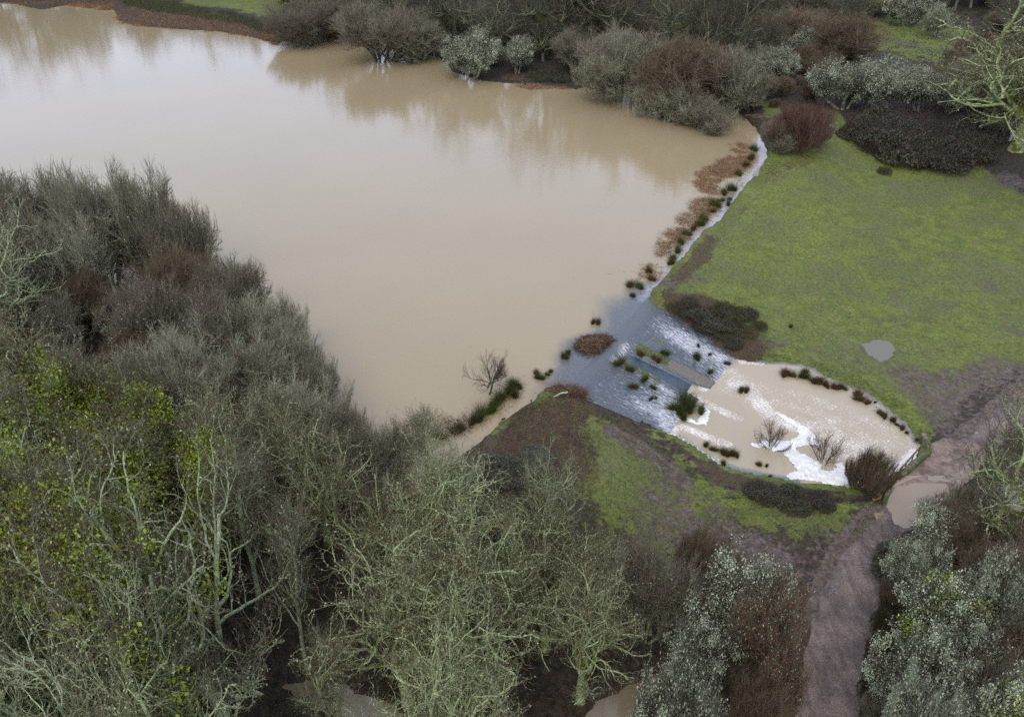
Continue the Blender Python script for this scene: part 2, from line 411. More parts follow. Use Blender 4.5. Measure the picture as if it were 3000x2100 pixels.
# dark brash, bramble and dead stems
for z, k, pts in [(.6, 1, [(1610, 1165), (1700, 1150), (1740, 1185), (1720, 1240), (1660, 1250), (1700, 1300), (1745, 1360), (1720, 1400), (1640, 1400), (1500, 1370), (1400, 1360), (1440, 1300), (1520, 1240)]),
                  (.4, .75, [(1960, 830), (2010, 760), (2070, 700), (2110, 720), (2060, 790), (1990, 850), (1930, 870)]),
                  (-.3, .9, [(1950, 890), (2060, 870), (2150, 900), (2230, 950), (2260, 1000), (2150, 1030), (2070, 990), (1990, 945)]),
                  (-1.5, .8, [(1980, 1300), (2060, 1340), (2200, 1410), (2320, 1425), (2440, 1460), (2450, 1485), (2330, 1500), (2220, 1470), (2100, 1420), (2000, 1350)]),
                  (.7, .5, [(2230, 480), (2330, 470), (2350, 490), (2260, 510)]), (.8, .5, [(2160, 600), (2230, 560), (2235, 580), (2170, 640)]),
                  (-.4, .6, [(1720, 1190), (1830, 1225), (1930, 1275), (1920, 1290), (1820, 1260), (1740, 1230)]),
                  (.2, .45, [(2180, 520), (2400, 430), (2430, 470), (2230, 560)])]:
    dark = np.maximum(dark, k * zone(pts, z, 1.0, .8, 12))
gold = zone([(2300, 680), (2380, 630), (2440, 690), (2420, 750), (2350, 760)], -.8, 2.5, 1, 13)
gold = np.maximum(gold, .8 * zone([(2270, 480), (2420, 440), (2300, 560), (2160, 660), (2180, 590)], .8, 2, 1, 13))
gold = np.maximum(gold, .7 * zone([(2440, 420), (2520, 440), (2700, 500), (2650, 520), (2480, 450)], 0, 1.5, 1, 13))
shore = np.minimum(np.abs(sdist(GP, pond)), 8.0); shore2 = np.minimum(np.abs(sdist(GP, pool)), 8.0)
green = np.maximum(1 - sstep(.3, 1.8, shore2), 0)
grass = np.maximum(grass, green * .9 * (GP[:, 1] < 90)); mud = mud * (1 - .9 * green)
grass = grass * (1 - road)

m = MT('ground_mat')
g_, d_, mu_, r_, c_, w_, go_ = (m.attr(k) for k in ('grass', 'dark', 'mud', 'road', 'conc', 'wet', 'gold'))
oc = m.obj()
nf = m.noise(2.2, 8, .7, oc); nm = m.noise(.55, 6, .62, oc); nb = m.noise(.12, 4, .55, oc); nt = m.noise(9.0, 3, .7, oc); nvf = m.noise(28.0, 2, .6, oc)
litter = m.mix(m.ramp(nf, .35, .68), (.014, .011, .008), (.092, .066, .046))
litter = m.mix(m.ramp(m.noise(14, 2, .5, oc), .60, .74), litter, (.15, .10, .075))
litter = m.mix(m.ramp(m.noise(1.1, 5, .7, m.mapped(oc, (1, 1, 1), (0, 0, 1.1))), .50, .66), litter, (.055, .060, .020))
gA = m.mix(m.ramp(nm, .32, .66), (.142, .188, .034), (.218, .276, .048))
gA = m.mix(m.ramp(nb, .42, .62), gA, (.165, .200, .060))
gA = m.mix(m.math('MULTIPLY', m.math('MULTIPLY', go_, .6), m.ramp(nf, .42, .6)), gA, (.30, .33, .05))
gA = m.mul(gA, gray(m, m.ramp(m.noise(3.4, 6, .8, oc), .30, .66), .42, 1.25))
gA = m.mul(gA, gray(m, m.ramp(nt, .28, .66), .6, 1.15))
gA = m.mix(m.math('MULTIPLY', m.ramp(m.noise(.33, 7, .7, m.mapped(oc, (1, .5, 1), (0, 0, .5))), .52, .66), .35), gA, (.20, .185, .115))
gA = m.mix(m.ramp(nvf, .62, .8), gA, (.06, .055, .02))
mA = m.mix(m.ramp(nf, .3, .7), (.085, .065, .052), (.245, .195, .165))
mA = m.mul(mA, gray(m, m.ramp(m.noise(5, 4, .7, m.mapped(oc, (1, 2.2, 1), (0, 0, .7))), .3, .65), .45, 1.15))
dA = m.mix(m.ramp(nt, .35, .65), (.026, .018, .011), (.15, .098, .062))
dA = m.mix(m.ramp(m.noise(16, 3, .6, m.mapped(oc, (1, 4, 1), (0, 0, .5))), .6, .72), dA, (.22, .13, .085))
dA = m.mix(m.ramp(m.noise(1.8, 5, .7, oc), .50, .62), dA, (.085, .105, .022))
rA = m.mix(m.ramp(nm, .35, .65), (.165, .134, .130), (.290, .236, .215))
rA = m.mix(m.ramp(m.noise(.9, 5, .6, m.mapped(oc, (1.6, .5, 1), (0, 0, -.25))), .5, .72), rA, (.235, .188, .158))
rA = m.mul(rA, gray(m, m.ramp(nt, .32, .68), .62, 1.25))
rA = m.mul(rA, gray(m, m.ramp(m.noise(1.2, 6, .65, m.mapped(oc, (1.8, .4, 1), (0, 0, -.3))), .35, .62), .72, 1.12))
rA = m.mix(m.ramp(m.noise(34, 2, .6, oc), .66, .74), rA, (.34, .26, .18))
cA = m.mix(m.ramp(nf, .35, .65), (.26, .20, .175), (.42, .32, .26))
cA = m.mul(cA, gray(m, m.ramp(nm, .35, .55), .65, 1.05))
# coverage with noisy edges
gA = m.mix(m.ramp(m.noise(1.0, 8, .8, oc), .56, .66), gA, (.17, .13, .075))
gm = m.ramp(m.math('ADD', g_, m.math('MULTIPLY', m.math('SUBTRACT', m.noise(1.3, 9, .8, oc), .5), 2.4)), .40, .62)
col = m.mix(gm, litter, gA)
mm = m.ramp(m.math('ADD', mu_, m.math('MULTIPLY', m.math('SUBTRACT', m.noise(1.7, 9, .78, oc), .5), 2.0)),   .46, .66)
col = m.mix(mm, col, mA)
dm = m.ramp(m.math('ADD', d_, m.math('MULTIPLY', m.math('SUBTRACT', m.noise(2.6, 7, .75, oc), .5), 1.9)), .45, .60)
col = m.mix(dm, col, dA)
rm = m.ramp(m.math('ADD', r_, m.math('MULTIPLY', m.math('SUBTRACT', nf, .5), .5)), .4, .6)
col = m.mix(rm, col, rA)
col = m.mix(m.ramp(m.math('ADD', c_, m.math('MULTIPLY', m.math('SUBTRACT', nf, .5), .3)), .4, .55), col, cA)
m.col(col)
wm = m.math('MULTIPLY', m.math('MAXIMUM', m.math('MULTIPLY', mm, .8), w_), m.ramp(m.noise(1.3, 6, .65, oc), .47, .62), True)
nd = m.n('MapRange'); m.s(nd, 'Value', wm); m.s(nd, 'To Min', .92); m.s(nd, 'To Max', .22); m.rough(nd.outputs[0])
m.s(m.b, 'Specular IOR Level', .35)
bh = m.math('ADD', m.math('MULTIPLY', nf, .6), m.math('MULTIPLY', nt, .4))
m.bump(m.math('MULTIPLY', bh, m.math('SUBTRACT', 1.0, m.math('MULTIPLY', wm, .8))), .16, .9)
M_GROUND = m.m

idx = np.arange(nx * ny).reshape(ny, nx)
quads = np.stack([idx[:-1, :-1], idx[:-1, 1:], idx[1:, 1:], idx[1:, :-1]], -1).reshape(-1, 4)
qc = (road[quads].mean(1) > .5); qf = (~qc) & (sdist(GP, poly_px(FIELD, -.8))[quads[:, 0]] > 0)
GV = np.column_stack([GP, GZ])
AT = dict(grass=grass, dark=dark, mud=mud, road=road, conc=conc, wet=wet, gold=gold)
for nm_, sel in (('track', qc), ('meadow', qf), ('ground', ~(qc | qf))):
    q = quads[sel]; us, inv = np.unique(q, return_inverse=True)
    me = mk_mesh(nm_, GV[us], inv.reshape(q.shape), {k: a[us] for k, a in AT.items()})
    tag(link(nm_, me, M_GROUND), kind='structure')

# ------------------------------------------------------------------ water
def poly_sheet(name, poly, z, grow=.6, attrs=None, step=None):
    """flat sheet clipped to a polygon grown by a margin"""
    lo = poly.min(0) - 1; hi = poly.max(0) + 1
    st = step or max((hi - lo).max() / 260, .25)
    xs = np.arange(lo[0], hi[0] + st, st); ys = np.arange(lo[1], hi[1] + st, st)
    X, Y = np.meshgrid(xs, ys); P = np.stack([X.ravel(), Y.ravel()], 1)
    d = sdist(P, poly)
    ix = np.arange(len(P)).reshape(X.shape)
    q = np.stack([ix[:-1, :-1], ix[:-1, 1:], ix[1:, 1:], ix[1:, :-1]], -1).reshape(-1, 4)
    q = q[(d[q] > -grow - st * .7).any(1)]
    us, inv = np.unique(q, return_inverse=True)
    P = P[us]; q = inv.reshape(q.shape)
    if name == 'pond_water':        # end the sheet cleanly on the crest of the spillway
        s_, t_ = ramp_uv(P); over = (s_ > 0) & (sdist(P, sw_poly) > -6) & (t_ > -.2) & (t_ < 1.2)
        c0, c1 = SW[0][:2], SW[1][:2]; P = np.where(over[:, None], c0 + (c1 - c0) * t_[:, None], P)
    at = attrs(P) if attrs else {}
    return mk_mesh(name, np.column_stack([P, np.full(len(P), z)]), q, at), P

def water_mat(name, tan, shallow=None, foam=False, rough=.05, bump=.02, bscale=1.2):
    m = MT(name); oc = m.obj()
    base = m.mix(m.ramp(m.noise(.05, 4, .5, oc), .35, .65), tan, tuple(c * 1.05 for c in tan))
    R = None
    if shallow is not None:
        sh = m.math('ADD', m.attr('shallow'), m.math('MULTIPLY', m.math('SUBTRACT', m.noise(.9, 6, .65, m.mapped(oc, (1, .45, 1), (0, 0, .6))), .5), .5))
        bed = m.mix(m.ramp(m.noise(5, 4, .7, oc), .4, .65), shallow, tuple(c * 1.7 for c in shallow))
        base = m.mix(m.ramp(sh, .25, .9), base, bed)
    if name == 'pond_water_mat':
        base = m.mix(m.math('MULTIPLY', m.attr('film_sheen'), m.ramp(m.noise(2.5, 6, .75, oc), .34, .6)), base, (.44, .46, .58))  # reflected-sky sheen on the thin water by the dam, painted as pale base colour
    if foam:
        f = m.attr('foam'); wv = m.mapped(oc, (1, 2.2, 1), (0, 0, math.radians(40)))
        n1 = m.noise(5.5, 4, .7, wv, .5); n2 = m.noise(.7, 4, .6, oc)
        k = m.ramp(m.math('ADD', m.math('MULTIPLY', f, .5), m.math('ADD', n1, m.math('MULTIPLY', m.math('SUBTRACT', n2, .5), .30))), .80, .90)
        base = m.mix(k, base, (1.08, 1.08, 1.12))
        nd = m.n('MapRange'); m.s(nd, 'Value', k); m.s(nd, 'To Min', rough); m.s(nd, 'To Max', .7); R = nd.outputs[0]
    m.col(base); m.rough(R if R is not None else rough)
    m.s(m.b, 'IOR', 1.45)
    bh = m.math('ADD', m.noise(bscale, 3, .5, m.mapped(oc, (1, 2.2, 1), (0, 0, .25))), m.math('MULTIPLY', m.noise(bscale * 5, 2, .5, m.mapped(oc, (1, 2.5, 1), (0, 0, -.2))), .15))
    m.bump(bh, bump, 1.0)
    return m.m

crest = np.array([SW[0][:2], SW[1][:2]])
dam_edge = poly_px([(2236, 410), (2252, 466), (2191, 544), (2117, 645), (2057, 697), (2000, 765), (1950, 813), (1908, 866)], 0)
dam_edge2 = poly_px([(1628, 1132), (1600, 1144), (1560, 1185), (1470, 1245), (1395, 1310), (1300, 1390)], 0)
def pond_attr(P):
    a = 1 - sstep(0.2, 6.5, ldist(P, crest) - 1.2 * vnoise(P[:, 0], P[:, 1], .35))
    b = .55 * (1 - sstep(0, 1.6, np.minimum(ldist(P, dam_edge), ldist(P, dam_edge2) * 1.5)))
    return {'shallow': np.maximum(a, b * .2), 'film_sheen': 1 - sstep(.4, 2.0, ldist(P, dam_edge) + .7 * vnoise(P[:, 0], P[:, 1], .8, 2))}
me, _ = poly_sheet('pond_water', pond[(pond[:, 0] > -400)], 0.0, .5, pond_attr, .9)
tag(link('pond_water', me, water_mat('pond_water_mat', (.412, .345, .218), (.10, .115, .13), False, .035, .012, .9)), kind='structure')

def pool_attr(P):
    f = np.full(len(P), .12)
    def ln(pts, w, k):
        nonlocal f
        f = np.maximum(f, k * (1 - sstep(w * .25, w, ldist(P, poly_px(pts, ZP)))))
    # the turbulent band of foam flecks down the pool
    ln([(2110, 1095), (2180, 1140), (2260, 1180), (2380, 1230), (2480, 1260), (2600, 1340), (2680, 1330)], 4.5, .52)
    ln([(2350, 1180), (2480, 1220), (2600, 1270), (2660, 1300)], 4.0, .5)
    ln([(2400, 1260), (2500, 1310), (2580, 1370)], 4.0, .58)
    ln([(2620, 1390), (2690, 1335)], 1.6, .85)
    ln([(2025, 1185), (2040, 1165), (2090, 1190), (2160, 1225)], 1.0, .62)
    ln([(2120, 1055), (2060, 1140)], .9, .75); ln([(1960, 1258), (2000, 1250), (2060, 1275), (2130, 1300)], 1.0, .66)
    ln([(1950, 1262), (1985, 1285), (2080, 1345), (2110, 1358)], 1.0, .68)
    ln([(2150, 1120), (2200, 1150), (2250, 1210), (2330, 1250)], 1.8, .66)
    ln([(2170, 1060), (2230, 1066)], .7, .7)
    return {'foam': f, 'shallow': .85 * (1 - sstep(.1, 1.1, np.minimum(ldist(P, poly_px(POOL[2:12], ZP)), ldist(P, poly_px(POOL[19:25], ZP)))))}
me, _ = poly_sheet('pool_water', pool, ZP, .5, pool_attr, .22)
tag(link('pool_water', me, water_mat('pool_water_mat', (.50, .44, .325), (.15, .18, .18), True, .06, .02, 2.0)), kind='structure')

M_PUD = water_mat('puddle_mat', (.38, .295, .22), None, False, .05, .004, 1.5)
M_PUDF = water_mat('field_puddle_mat', (.17, .165, .125), None, False, .25, .004, 1.5)
M_PUDB = water_mat('stream_mat', (.27, .23, .16), None, False, .05, .006, 1.5)
for k, (pl, lv) in puddles.items():
    me, _ = poly_sheet('puddle', pl, lv, .25, None, .5)
    tag(link('puddle' if k in ('track', 'field') else 'stream_water', me, M_PUD if k == 'track' else M_PUDF if k in ('field', 'far_right') else M_PUDB), kind='structure')

# thick foam rafts
FOAMS = [([(2190, 1300), (2215, 1312), (2245, 1312), (2262, 1322), (2240, 1326), (2290, 1322), (2308, 1340), (2325, 1365), (2332, 1378), (2300, 1395), (2320, 1405), (2390, 1412), (2430, 1420), (2470, 1425), (2490, 1418),
          (2488, 1390), (2478, 1365), (2455, 1342), (2450, 1365), (2436, 1378), (2410, 1374), (2395, 1352), (2370, 1336), (2345, 1326), (2330, 1312), (2360, 1305), (2400, 1308), (2405, 1298), (2380, 1265), (2355, 1245), (2335, 1235), (2300, 1215), (2270, 1205), (2300, 1235), (2330, 1250), (2345, 1275), (2320, 1285), (2290, 1290), (2240, 1285), (2225, 1295)],
         'largest white raft of thick foam around the bare shrubs at the pool end'),
         ([(2062, 1182), (2076, 1195), (2080, 1220), (2068, 1246), (2040, 1246), (2010, 1232), (2012, 1222), (2040, 1234), (2058, 1215), (2056, 1195)], 'small crescent of white foam behind the big rush clump at the ramp foot'),
         ([(2600, 1392), (2612, 1388), (2650, 1380), (2672, 1366), (2690, 1345), (2665, 1364), (2630, 1375), (2605, 1374)], 'thin white foam line against the mossy headwall')]
m = MT('foam_mat'); oc = m.obj()
m.col(m.mix(m.ramp(m.noise(2.5, 5, .6, oc), .4, .65), (.66, .64, .60), (.80, .80, .79)), (.88, .86, .82)); m.rough(.85)
m.bump(m.math('ADD', m.noise(7, 5, .7, oc), m.voro(12, oc).outputs['Distance']), .04, .8)
M_FOAM = m.m
for px, lab in FOAMS:
    pl = poly_px(px, ZP); lo = pl.min(0) - .3; hi = pl.max(0) + .3; st = .07
    X, Y = np.meshgrid(np.arange(lo[0], hi[0], st), np.arange(lo[1], hi[1], st)); P = np.stack([X.ravel(), Y.ravel()], 1)
    d = sdist(P, pl) + .13 * vnoise(P[:, 0], P[:, 1], 1.6, 2) + .10 * vnoise(P[:, 0], P[:, 1], 4.5, 3)
    ix = np.arange(len(P)).reshape(X.shape)
    q = np.stack([ix[:-1, :-1], ix[:-1, 1:], ix[1:, 1:], ix[1:, :-1]], -1).reshape(-1, 4); q = q[(d[q] > 0).all(1)]
    us, inv = np.unique(q, return_inverse=True); P = P[us]; d = d[us]
    z = ZP + .01 + np.minimum(d, .5) * .25 * (1 + .5 * vnoise(P[:, 0], P[:, 1], 2.2, 4)) + .02 * vnoise(P[:, 0], P[:, 1], 7, 5) * np.minimum(d * 4, 1)
    tag(link('foam', mk_mesh('foam', np.column_stack([P, np.maximum(z, ZP + .008)]), inv.reshape(q.shape)), M_FOAM), lab, 'foam', kind='stuff')

# ------------------------------------------------------------------ spillway
def ramp_point(s, t, dz=0.0):
    a, b, c, d = SW
    p = a * (1 - s) * (1 - t) + b * (1 - s) * t + c * s * (1 - t) + d * s * t
    return p + np.array([0, 0, dz])
ns_, nt_ = 170, 200
S, T = np.meshgrid(np.linspace(-.05, 1.04, ns_), np.linspace(-.05, 1.05, nt_), indexing='ij')
S = S.ravel(); T = T.ravel()
a, b, c, d = SW
RP = a[None] * ((1 - S) * (1 - T))[:, None] + b[None] * ((1 - S) * T)[:, None] + c[None] * (S * (1 - T))[:, None] + d[None] * (S * T)[:, None]
cen = .555 - .05 * S; hw = .042 + .018 * S
chan = (1 - sstep(hw, hw + .012, np.abs(T - cen))) * sstep(.07, .16, S)
strip = (1 - sstep(.03, .055, np.abs(T - (cen - hw - .06)))) * sstep(.18, .24, S)
strip2 = (1 - sstep(.012, .03, np.abs(T - (cen + hw + .025)))) * sstep(.12, .2, S) * (1 - sstep(.55, .72, S))
zoff = -.38 * chan * (1 - .2 * S) + .10 * strip + .08 * strip2
zoff += .03 * vnoise(S * 26, T * 30, 1, 1) + .018 * vnoise(S * 60, T * 90, 1, 2)
zoff += .05 * np.maximum(vnoise(S * 14, T * 22, 1, 7), 0) * (1 - chan)
zoff = zoff * sstep(-.02, .08, S) - .3 * sstep(1.0, 1.04, S) + .015
RP[:, 2] = np.where(S < 0, 0, RP[:, 2]); RP[:, 2] += zoff
def bl(s, t, rs, rt, k=1.0):
    return k * np.exp(-((S - s) / rs) ** 2 - ((T - t) / rt) ** 2)
white = np.clip(bl(.62, .10, .38, .07, .95) + bl(.5, .18, .25, .05, .8) + bl(.95, .06, .12, .05, 1) + bl(.8, .25, .2, .08, .4) + bl(1.0, .2, .06, .16, .6)
                + bl(.75, .88, .3, .07, .8) + bl(.98, .93, .12, .09, 1.3) + bl(.8, .75, .25, .06, .75) + bl(.7, .66, .2, .03, .8) + bl(.95, .8, .1, .1, .8) + bl(.11, .5, .05, .05, 1.3) + bl(.14, .62, .06, .035, 1.4) + .36, 0, 1.3)
white *= .92
white *= (1 - chan * sstep(.22, .3, S) * (1 - .7 * sstep(.93, 1.0, S))) * (1 - .9 * strip) * sstep(.05, .2, S + .2 * (np.abs(T - .55) < .12))
white = np.maximum(white, 1.25 * chan * sstep(.975, 1.0, S))
veg = np.clip(strip * (1 - sstep(.5, .62, S)) * 1.0 + strip2 * .9 + bl(.35, .3, .12, .04, .5) + bl(.85, .36, .1, .05, .55) + bl(.28, .74, .3, .13, .5) + bl(.2, .3, .12, .15, .3) + bl(.62, .45, .1, .02, .4), 0, 1)
dry = np.clip(strip * sstep(.45, .6, S) + bl(.75, .36, .2, .05, .5) + bl(.55, .66, .15, .04, .5), 0, 1)
ix = np.arange(ns_ * nt_).reshape(ns_, nt_)
q = np.stack([ix[:-1, :-1], ix[:-1, 1:], ix[1:, 1:], ix[1:, :-1]], -1).reshape(-1, 4)[:, ::-1]
me = mk_mesh('spillway_ramp', RP, q, dict(white=white, veg=veg, dry=dry, chan=chan * sstep(.15, .3, S), crest=1 - sstep(-.02, .24, S), S=S * 16, T=T * 16))
m = MT('spillway_mat')
cx = m.n('CombineXYZ'); m.s(cx, 0, m.attr('S')); m.s(cx, 1, m.attr('T')); st = cx.outputs[0]; oc = m.obj()
flow = m.mapped(st, (.42, 5.5, 1)); nfl = m.noise(1.9, 6, .68, flow, .25); nst = m.noise(4.5, 6, .75, m.mapped(st, (1, 2.0, 1)))
stone = m.mix(m.ramp(nst, .42, .60), (.045, .056, .072), (.185, .210, .240))
stone = m.mix(m.ramp(m.noise(.6, 6, .7, m.mapped(st, (.5, 2.5, 1))), .45, .6), stone, (.080, .110, .150))
stone = m.mix(m.ramp(m.noise(9, 2, .6, st), .66, .72), stone, (.30, .31, .28))
stone = m.mix(m.attr('chan'), stone, m.mix(m.ramp(nfl, .35, .7), (.045, .080, .125), (.10, .145, .185)))
stone = m.mix(m.ramp(m.math('ADD', m.attr('dry'), m.math('MULTIPLY', m.math('SUBTRACT', nst, .5), .8)), .4, .7), stone, m.mix(m.ramp(nst, .4, .6), (.14, .125, .11), (.27, .24, .205)))
vg = m.mix(m.ramp(m.noise(7, 5, .7, oc), .42, .6), (.05, .05, .018), (.13, .20, .03))
stone = m.mix(m.ramp(m.math('ADD', m.attr('veg'), m.math('MULTIPLY', m.math('SUBTRACT', m.noise(3.5, 6, .75, oc), .5), 1.3)), .5, .7), stone, vg)
wmask = m.ramp(m.math('ADD', m.math('MULTIPLY', m.attr('white'), .21), nfl), .62, .78)
fl2 = m.noise(3.0, 5, .72, m.mapped(st, (.6, 5.0, 1)), .2)
wmask = m.math('MULTIPLY', wmask, gray(m, m.ramp(fl2, .40, .60), .15, 1.0))
base = m.mix(wmask, stone, (1.0, 1.08, 1.22))
base = m.mix(m.ramp(m.attr('crest'), .2, 1.0), base, (.125, .150, .175))
m.col(base)
nd = m.n('MapRange'); m.s(nd, 'Value', m.math('MAXIMUM', wmask, m.math('MAXIMUM', m.attr('veg'), m.attr('dry')))); m.s(nd, 'To Min', .16); m.s(nd, 'To Max', .7); m.rough(nd.outputs[0])
m.s(m.b, 'IOR', 1.45)
m.bump(m.math('ADD', nfl, m.math('MULTIPLY', nst, .5)), .06, .8)
sp = bpy.data.objects.new('spillway', None); COL.objects.link(sp); sp.location = ramp_point(.5, .5)
tag(sp, 'sloping stone spillway with blue-grey water streaming down to the pool', 'spillway')
for v in me.vertices: pass
o = link('ramp', me, m.m, sp); o.location = -sp.location

# ------------------------------------------------------------------ bark, leaf and stem materials
def bark_mat(name, thick=(.20, .235, .165), thick2=(.10, .095, .075), moss=.4, twig=(.075, .058, .045), twig2=(.19, .215, .155), lichen=.5, big=.05):
    m = MT(name); oc = m.obj(); rad = m.attr('rad')
    oi = m.n('ObjectInfo').outputs['Random']
    nA = m.noise(1.1, 5, .65, oc); nB = m.noise(6.0, 4, .7, oc)
    t1 = m.mix(m.ramp(nB, .40, .56), thick2, thick)
    t1 = m.mix(m.ramp(m.noise(19, 3, .6, oc), .58, .68), t1, tuple(min(1, c * 1.55) for c in thick))
    nz = m.n('SeparateXYZ'); m.s(nz, 0, m.geo().outputs['Normal'])
    mo = m.math('MULTIPLY', m.ramp(m.math('ADD', m.math('MULTIPLY', nz.outputs[2], .16), nA), .64 - .18 * moss, .74 - .18 * moss), m.ramp(rad, .06, .14), True)
    t1 = m.mix(mo, t1, (.16, .20, .018))
    lm = m.ramp(m.math('ADD', m.math('MULTIPLY', m.math('SUBTRACT', oi, .5), .10), m.math('ADD', m.math('MULTIPLY', nB, .6), m.math('MULTIPLY', nA, .4))), .62 - .25 * lichen, .74 - .25 * lichen)
    t2 = m.mix(lm, twig, twig2)
    c = m.mix(m.ramp(rad, big * .22, big), t2, t1)
    c = m.mul(c, gray(m, oi, .82, 1.15))
    m.col(c); m.rough(.9); m.s(m.b, 'Specular IOR Level', .2)
    return m.m
def leaf_mat(name, c1, c2, c3=None, rough=.6, sheen=0):
    m = MT(name); rad = m.attr('rad'); oc = m.obj(); oi = m.n('ObjectInfo').outputs['Random']
    c = m.mix(rad, c1, c2)
    if c3 is not None: c = m.mix(m.ramp(m.noise(1.2, 3, .6, oc), .45, .65), c, c3)
    c = m.mul(c, gray(m, oi, .85, 1.12))
    m.col(c); m.rough(rough); m.s(m.b, 'Specular IOR Level', .3)
    return m.m
B_OAK = bark_mat('oak_bark', (.55, .70, .37), (.23, .27, .13), .90, (.15, .112, .070), (.50, .63, .33), .44, .034)
B_OAKP = bark_mat('pale_oak_bark', (.62, .78, .48), (.30, .36, .21), .45, (.20, .165, .12), (.56, .69, .42), .54, .034)
B_OAKD = bark_mat('dark_oak_bark', (.26, .31, .20), (.11, .12, .08), .5, (.105, .085, .065), (.22, .25, .17), .40, .035)
B_GREY = bark_mat('grey_willow_bark', (.42, .48, .30), (.20, .21, .14), .5, (.27, .23, .18), (.50, .56, .40), .56, .035)
B_BROWN = bark_mat('brown_willow_bark', (.12, .13, .08), (.06, .05, .035), .4, (.205, .155, .100), (.31, .31, .22), .46, .05)
B_DARK = bark_mat('dark_willow_bark', (.17, .185, .13), (.07, .065, .05), .5, (.28, .25, .19), (.42, .45, .33), .52, .04)
B_THORN = bark_mat('thorn_bark', (.36, .42, .31), (.10, .09, .07), .1, (.115, .085, .065), (.33, .39, .29), .62, .05)
B_RED = bark_mat('red_shrub_bark', (.10, .08, .06), (.06, .04, .035), .0, (.190, .110, .088), (.24, .21, .17), .35, .05)
B_SAP = bark_mat('sapling_bark', (.16, .15, .10), (.09, .08, .06), .1, (.14, .095, .06), (.16, .15, .10), .3, .04)
L_TUFT = leaf_mat('lichen_mat', (.46, .56, .40), (.72, .84, .64), (.56, .68, .50), .9)
L_TUFTG = leaf_mat('grey_lichen_mat', (.32, .42, .24), (.48, .59, .37), None, .9)
L_IVY = leaf_mat('ivy_mat', (.13, .20, .015), (.50, .62, .045), (.26, .37, .025), .45)
L_IVYD = leaf_mat('dark_ivy_mat', (.018, .030, .010), (.055, .080, .015), None, .4)
L_CANE = leaf_mat('cane_mat', (.045, .030, .026), (.15, .11, .09), (.08, .055, .045), .7)
L_BRAM = leaf_mat('bramble_mat', (.035, .036, .022), (.125, .155, .095), (.095, .075, .055), .45)
L_BRAMG = leaf_mat('green_bramble_mat', (.05, .045, .02), (.13, .15, .03), (.07, .05, .03), .6)
L_RED = leaf_mat('berry_mat', (.35, .02, .012), (.45, .05, .02), None, .4)
L_RUSH = leaf_mat('rush_mat', (.040, .055, .014), (.150, .180, .032), (.080, .100, .020), .6)
L_RUSHB = leaf_mat('brown_rush_mat', (.080, .052, .026), (.24, .16, .07), (.09, .09, .03), .7)
L_REED = leaf_mat('reed_mat', (.15, .085, .050), (.60, .38, .20), (.30, .16, .09), .8)
L_STICK = leaf_mat('stick_mat', (.045, .028, .020), (.42, .29, .19), (.12, .075, .05), .8)

# ------------------------------------------------------------------ branching plants
def poly_branches(start, dirs, L, r0, r1, seg, wander, up, rng, squash=0.0):
    n = len(start)
    P = np.empty((n, seg + 1, 3)); P[:, 0] = start
    D = nrm(dirs); st = (L / seg)[:, None]
    for i in range(seg):
        D = nrm(D + rng.randn(n, 3) * wander + np.array([0, 0, up]))
        P[:, i + 1] = P[:, i] + D * st
    R = r0[:, None] + (r1 - r0)[:, None] * (np.linspace(0, 1, seg + 1)[None] ** .8)
    return P, R

def children(P, R, n, t0, t1, ang, rng):
    m_, k, _ = P.shape
    pi = np.repeat(np.arange(m_), n)
    tt = (np.tile(np.arange(n), m_) + rng.rand(m_ * n)) / n
    t = t0 + (t1 - t0) * tt
    f = np.minimum(t * (k - 1), k - 1.001); i = f.astype(int); fr = (f - i)[:, None]
    pos = P[pi, i] * (1 - fr) + P[pi, i + 1] * fr
    r = R[pi, i] * (1 - fr[:, 0]) + R[pi, i + 1] * fr[:, 0]
    Tn = nrm(P[pi, i + 1] - P[pi, i])
    # golden-angle like spread round the parent
    perp = nrm(np.cross(Tn, rng.randn(len(pi), 3)))
    a = np.radians(ang[0] + (ang[1] - ang[0]) * rng.rand(len(pi)))[:, None]
    return pos, np.cos(a) * Tn + np.sin(a) * perp, t, r

def clampc(P, c, rad):
    q = (P - c) / rad; rho = np.linalg.norm(q, axis=-1, keepdims=True)
    az = np.arctan2(q[..., 1], q[..., 0]); el = q[..., 2] / np.maximum(rho[..., 0], 1e-6)
    irr = 1 + .20 * vnoise(np.cos(az) * 1.7 + el * 1.3, np.sin(az) * 1.7 + c[2], 1.0, float(rad[0])) + .10 * vnoise(np.cos(az) * 4 + el * 3, np.sin(az) * 4, 1.0, 3)
    rho = rho / irr[..., None]
    k = np.where(rho > .85, (.85 + .2 * np.tanh((rho - .85) / .25)) / np.maximum(rho, 1e-6), 1.0)
    return c + q * k * rad

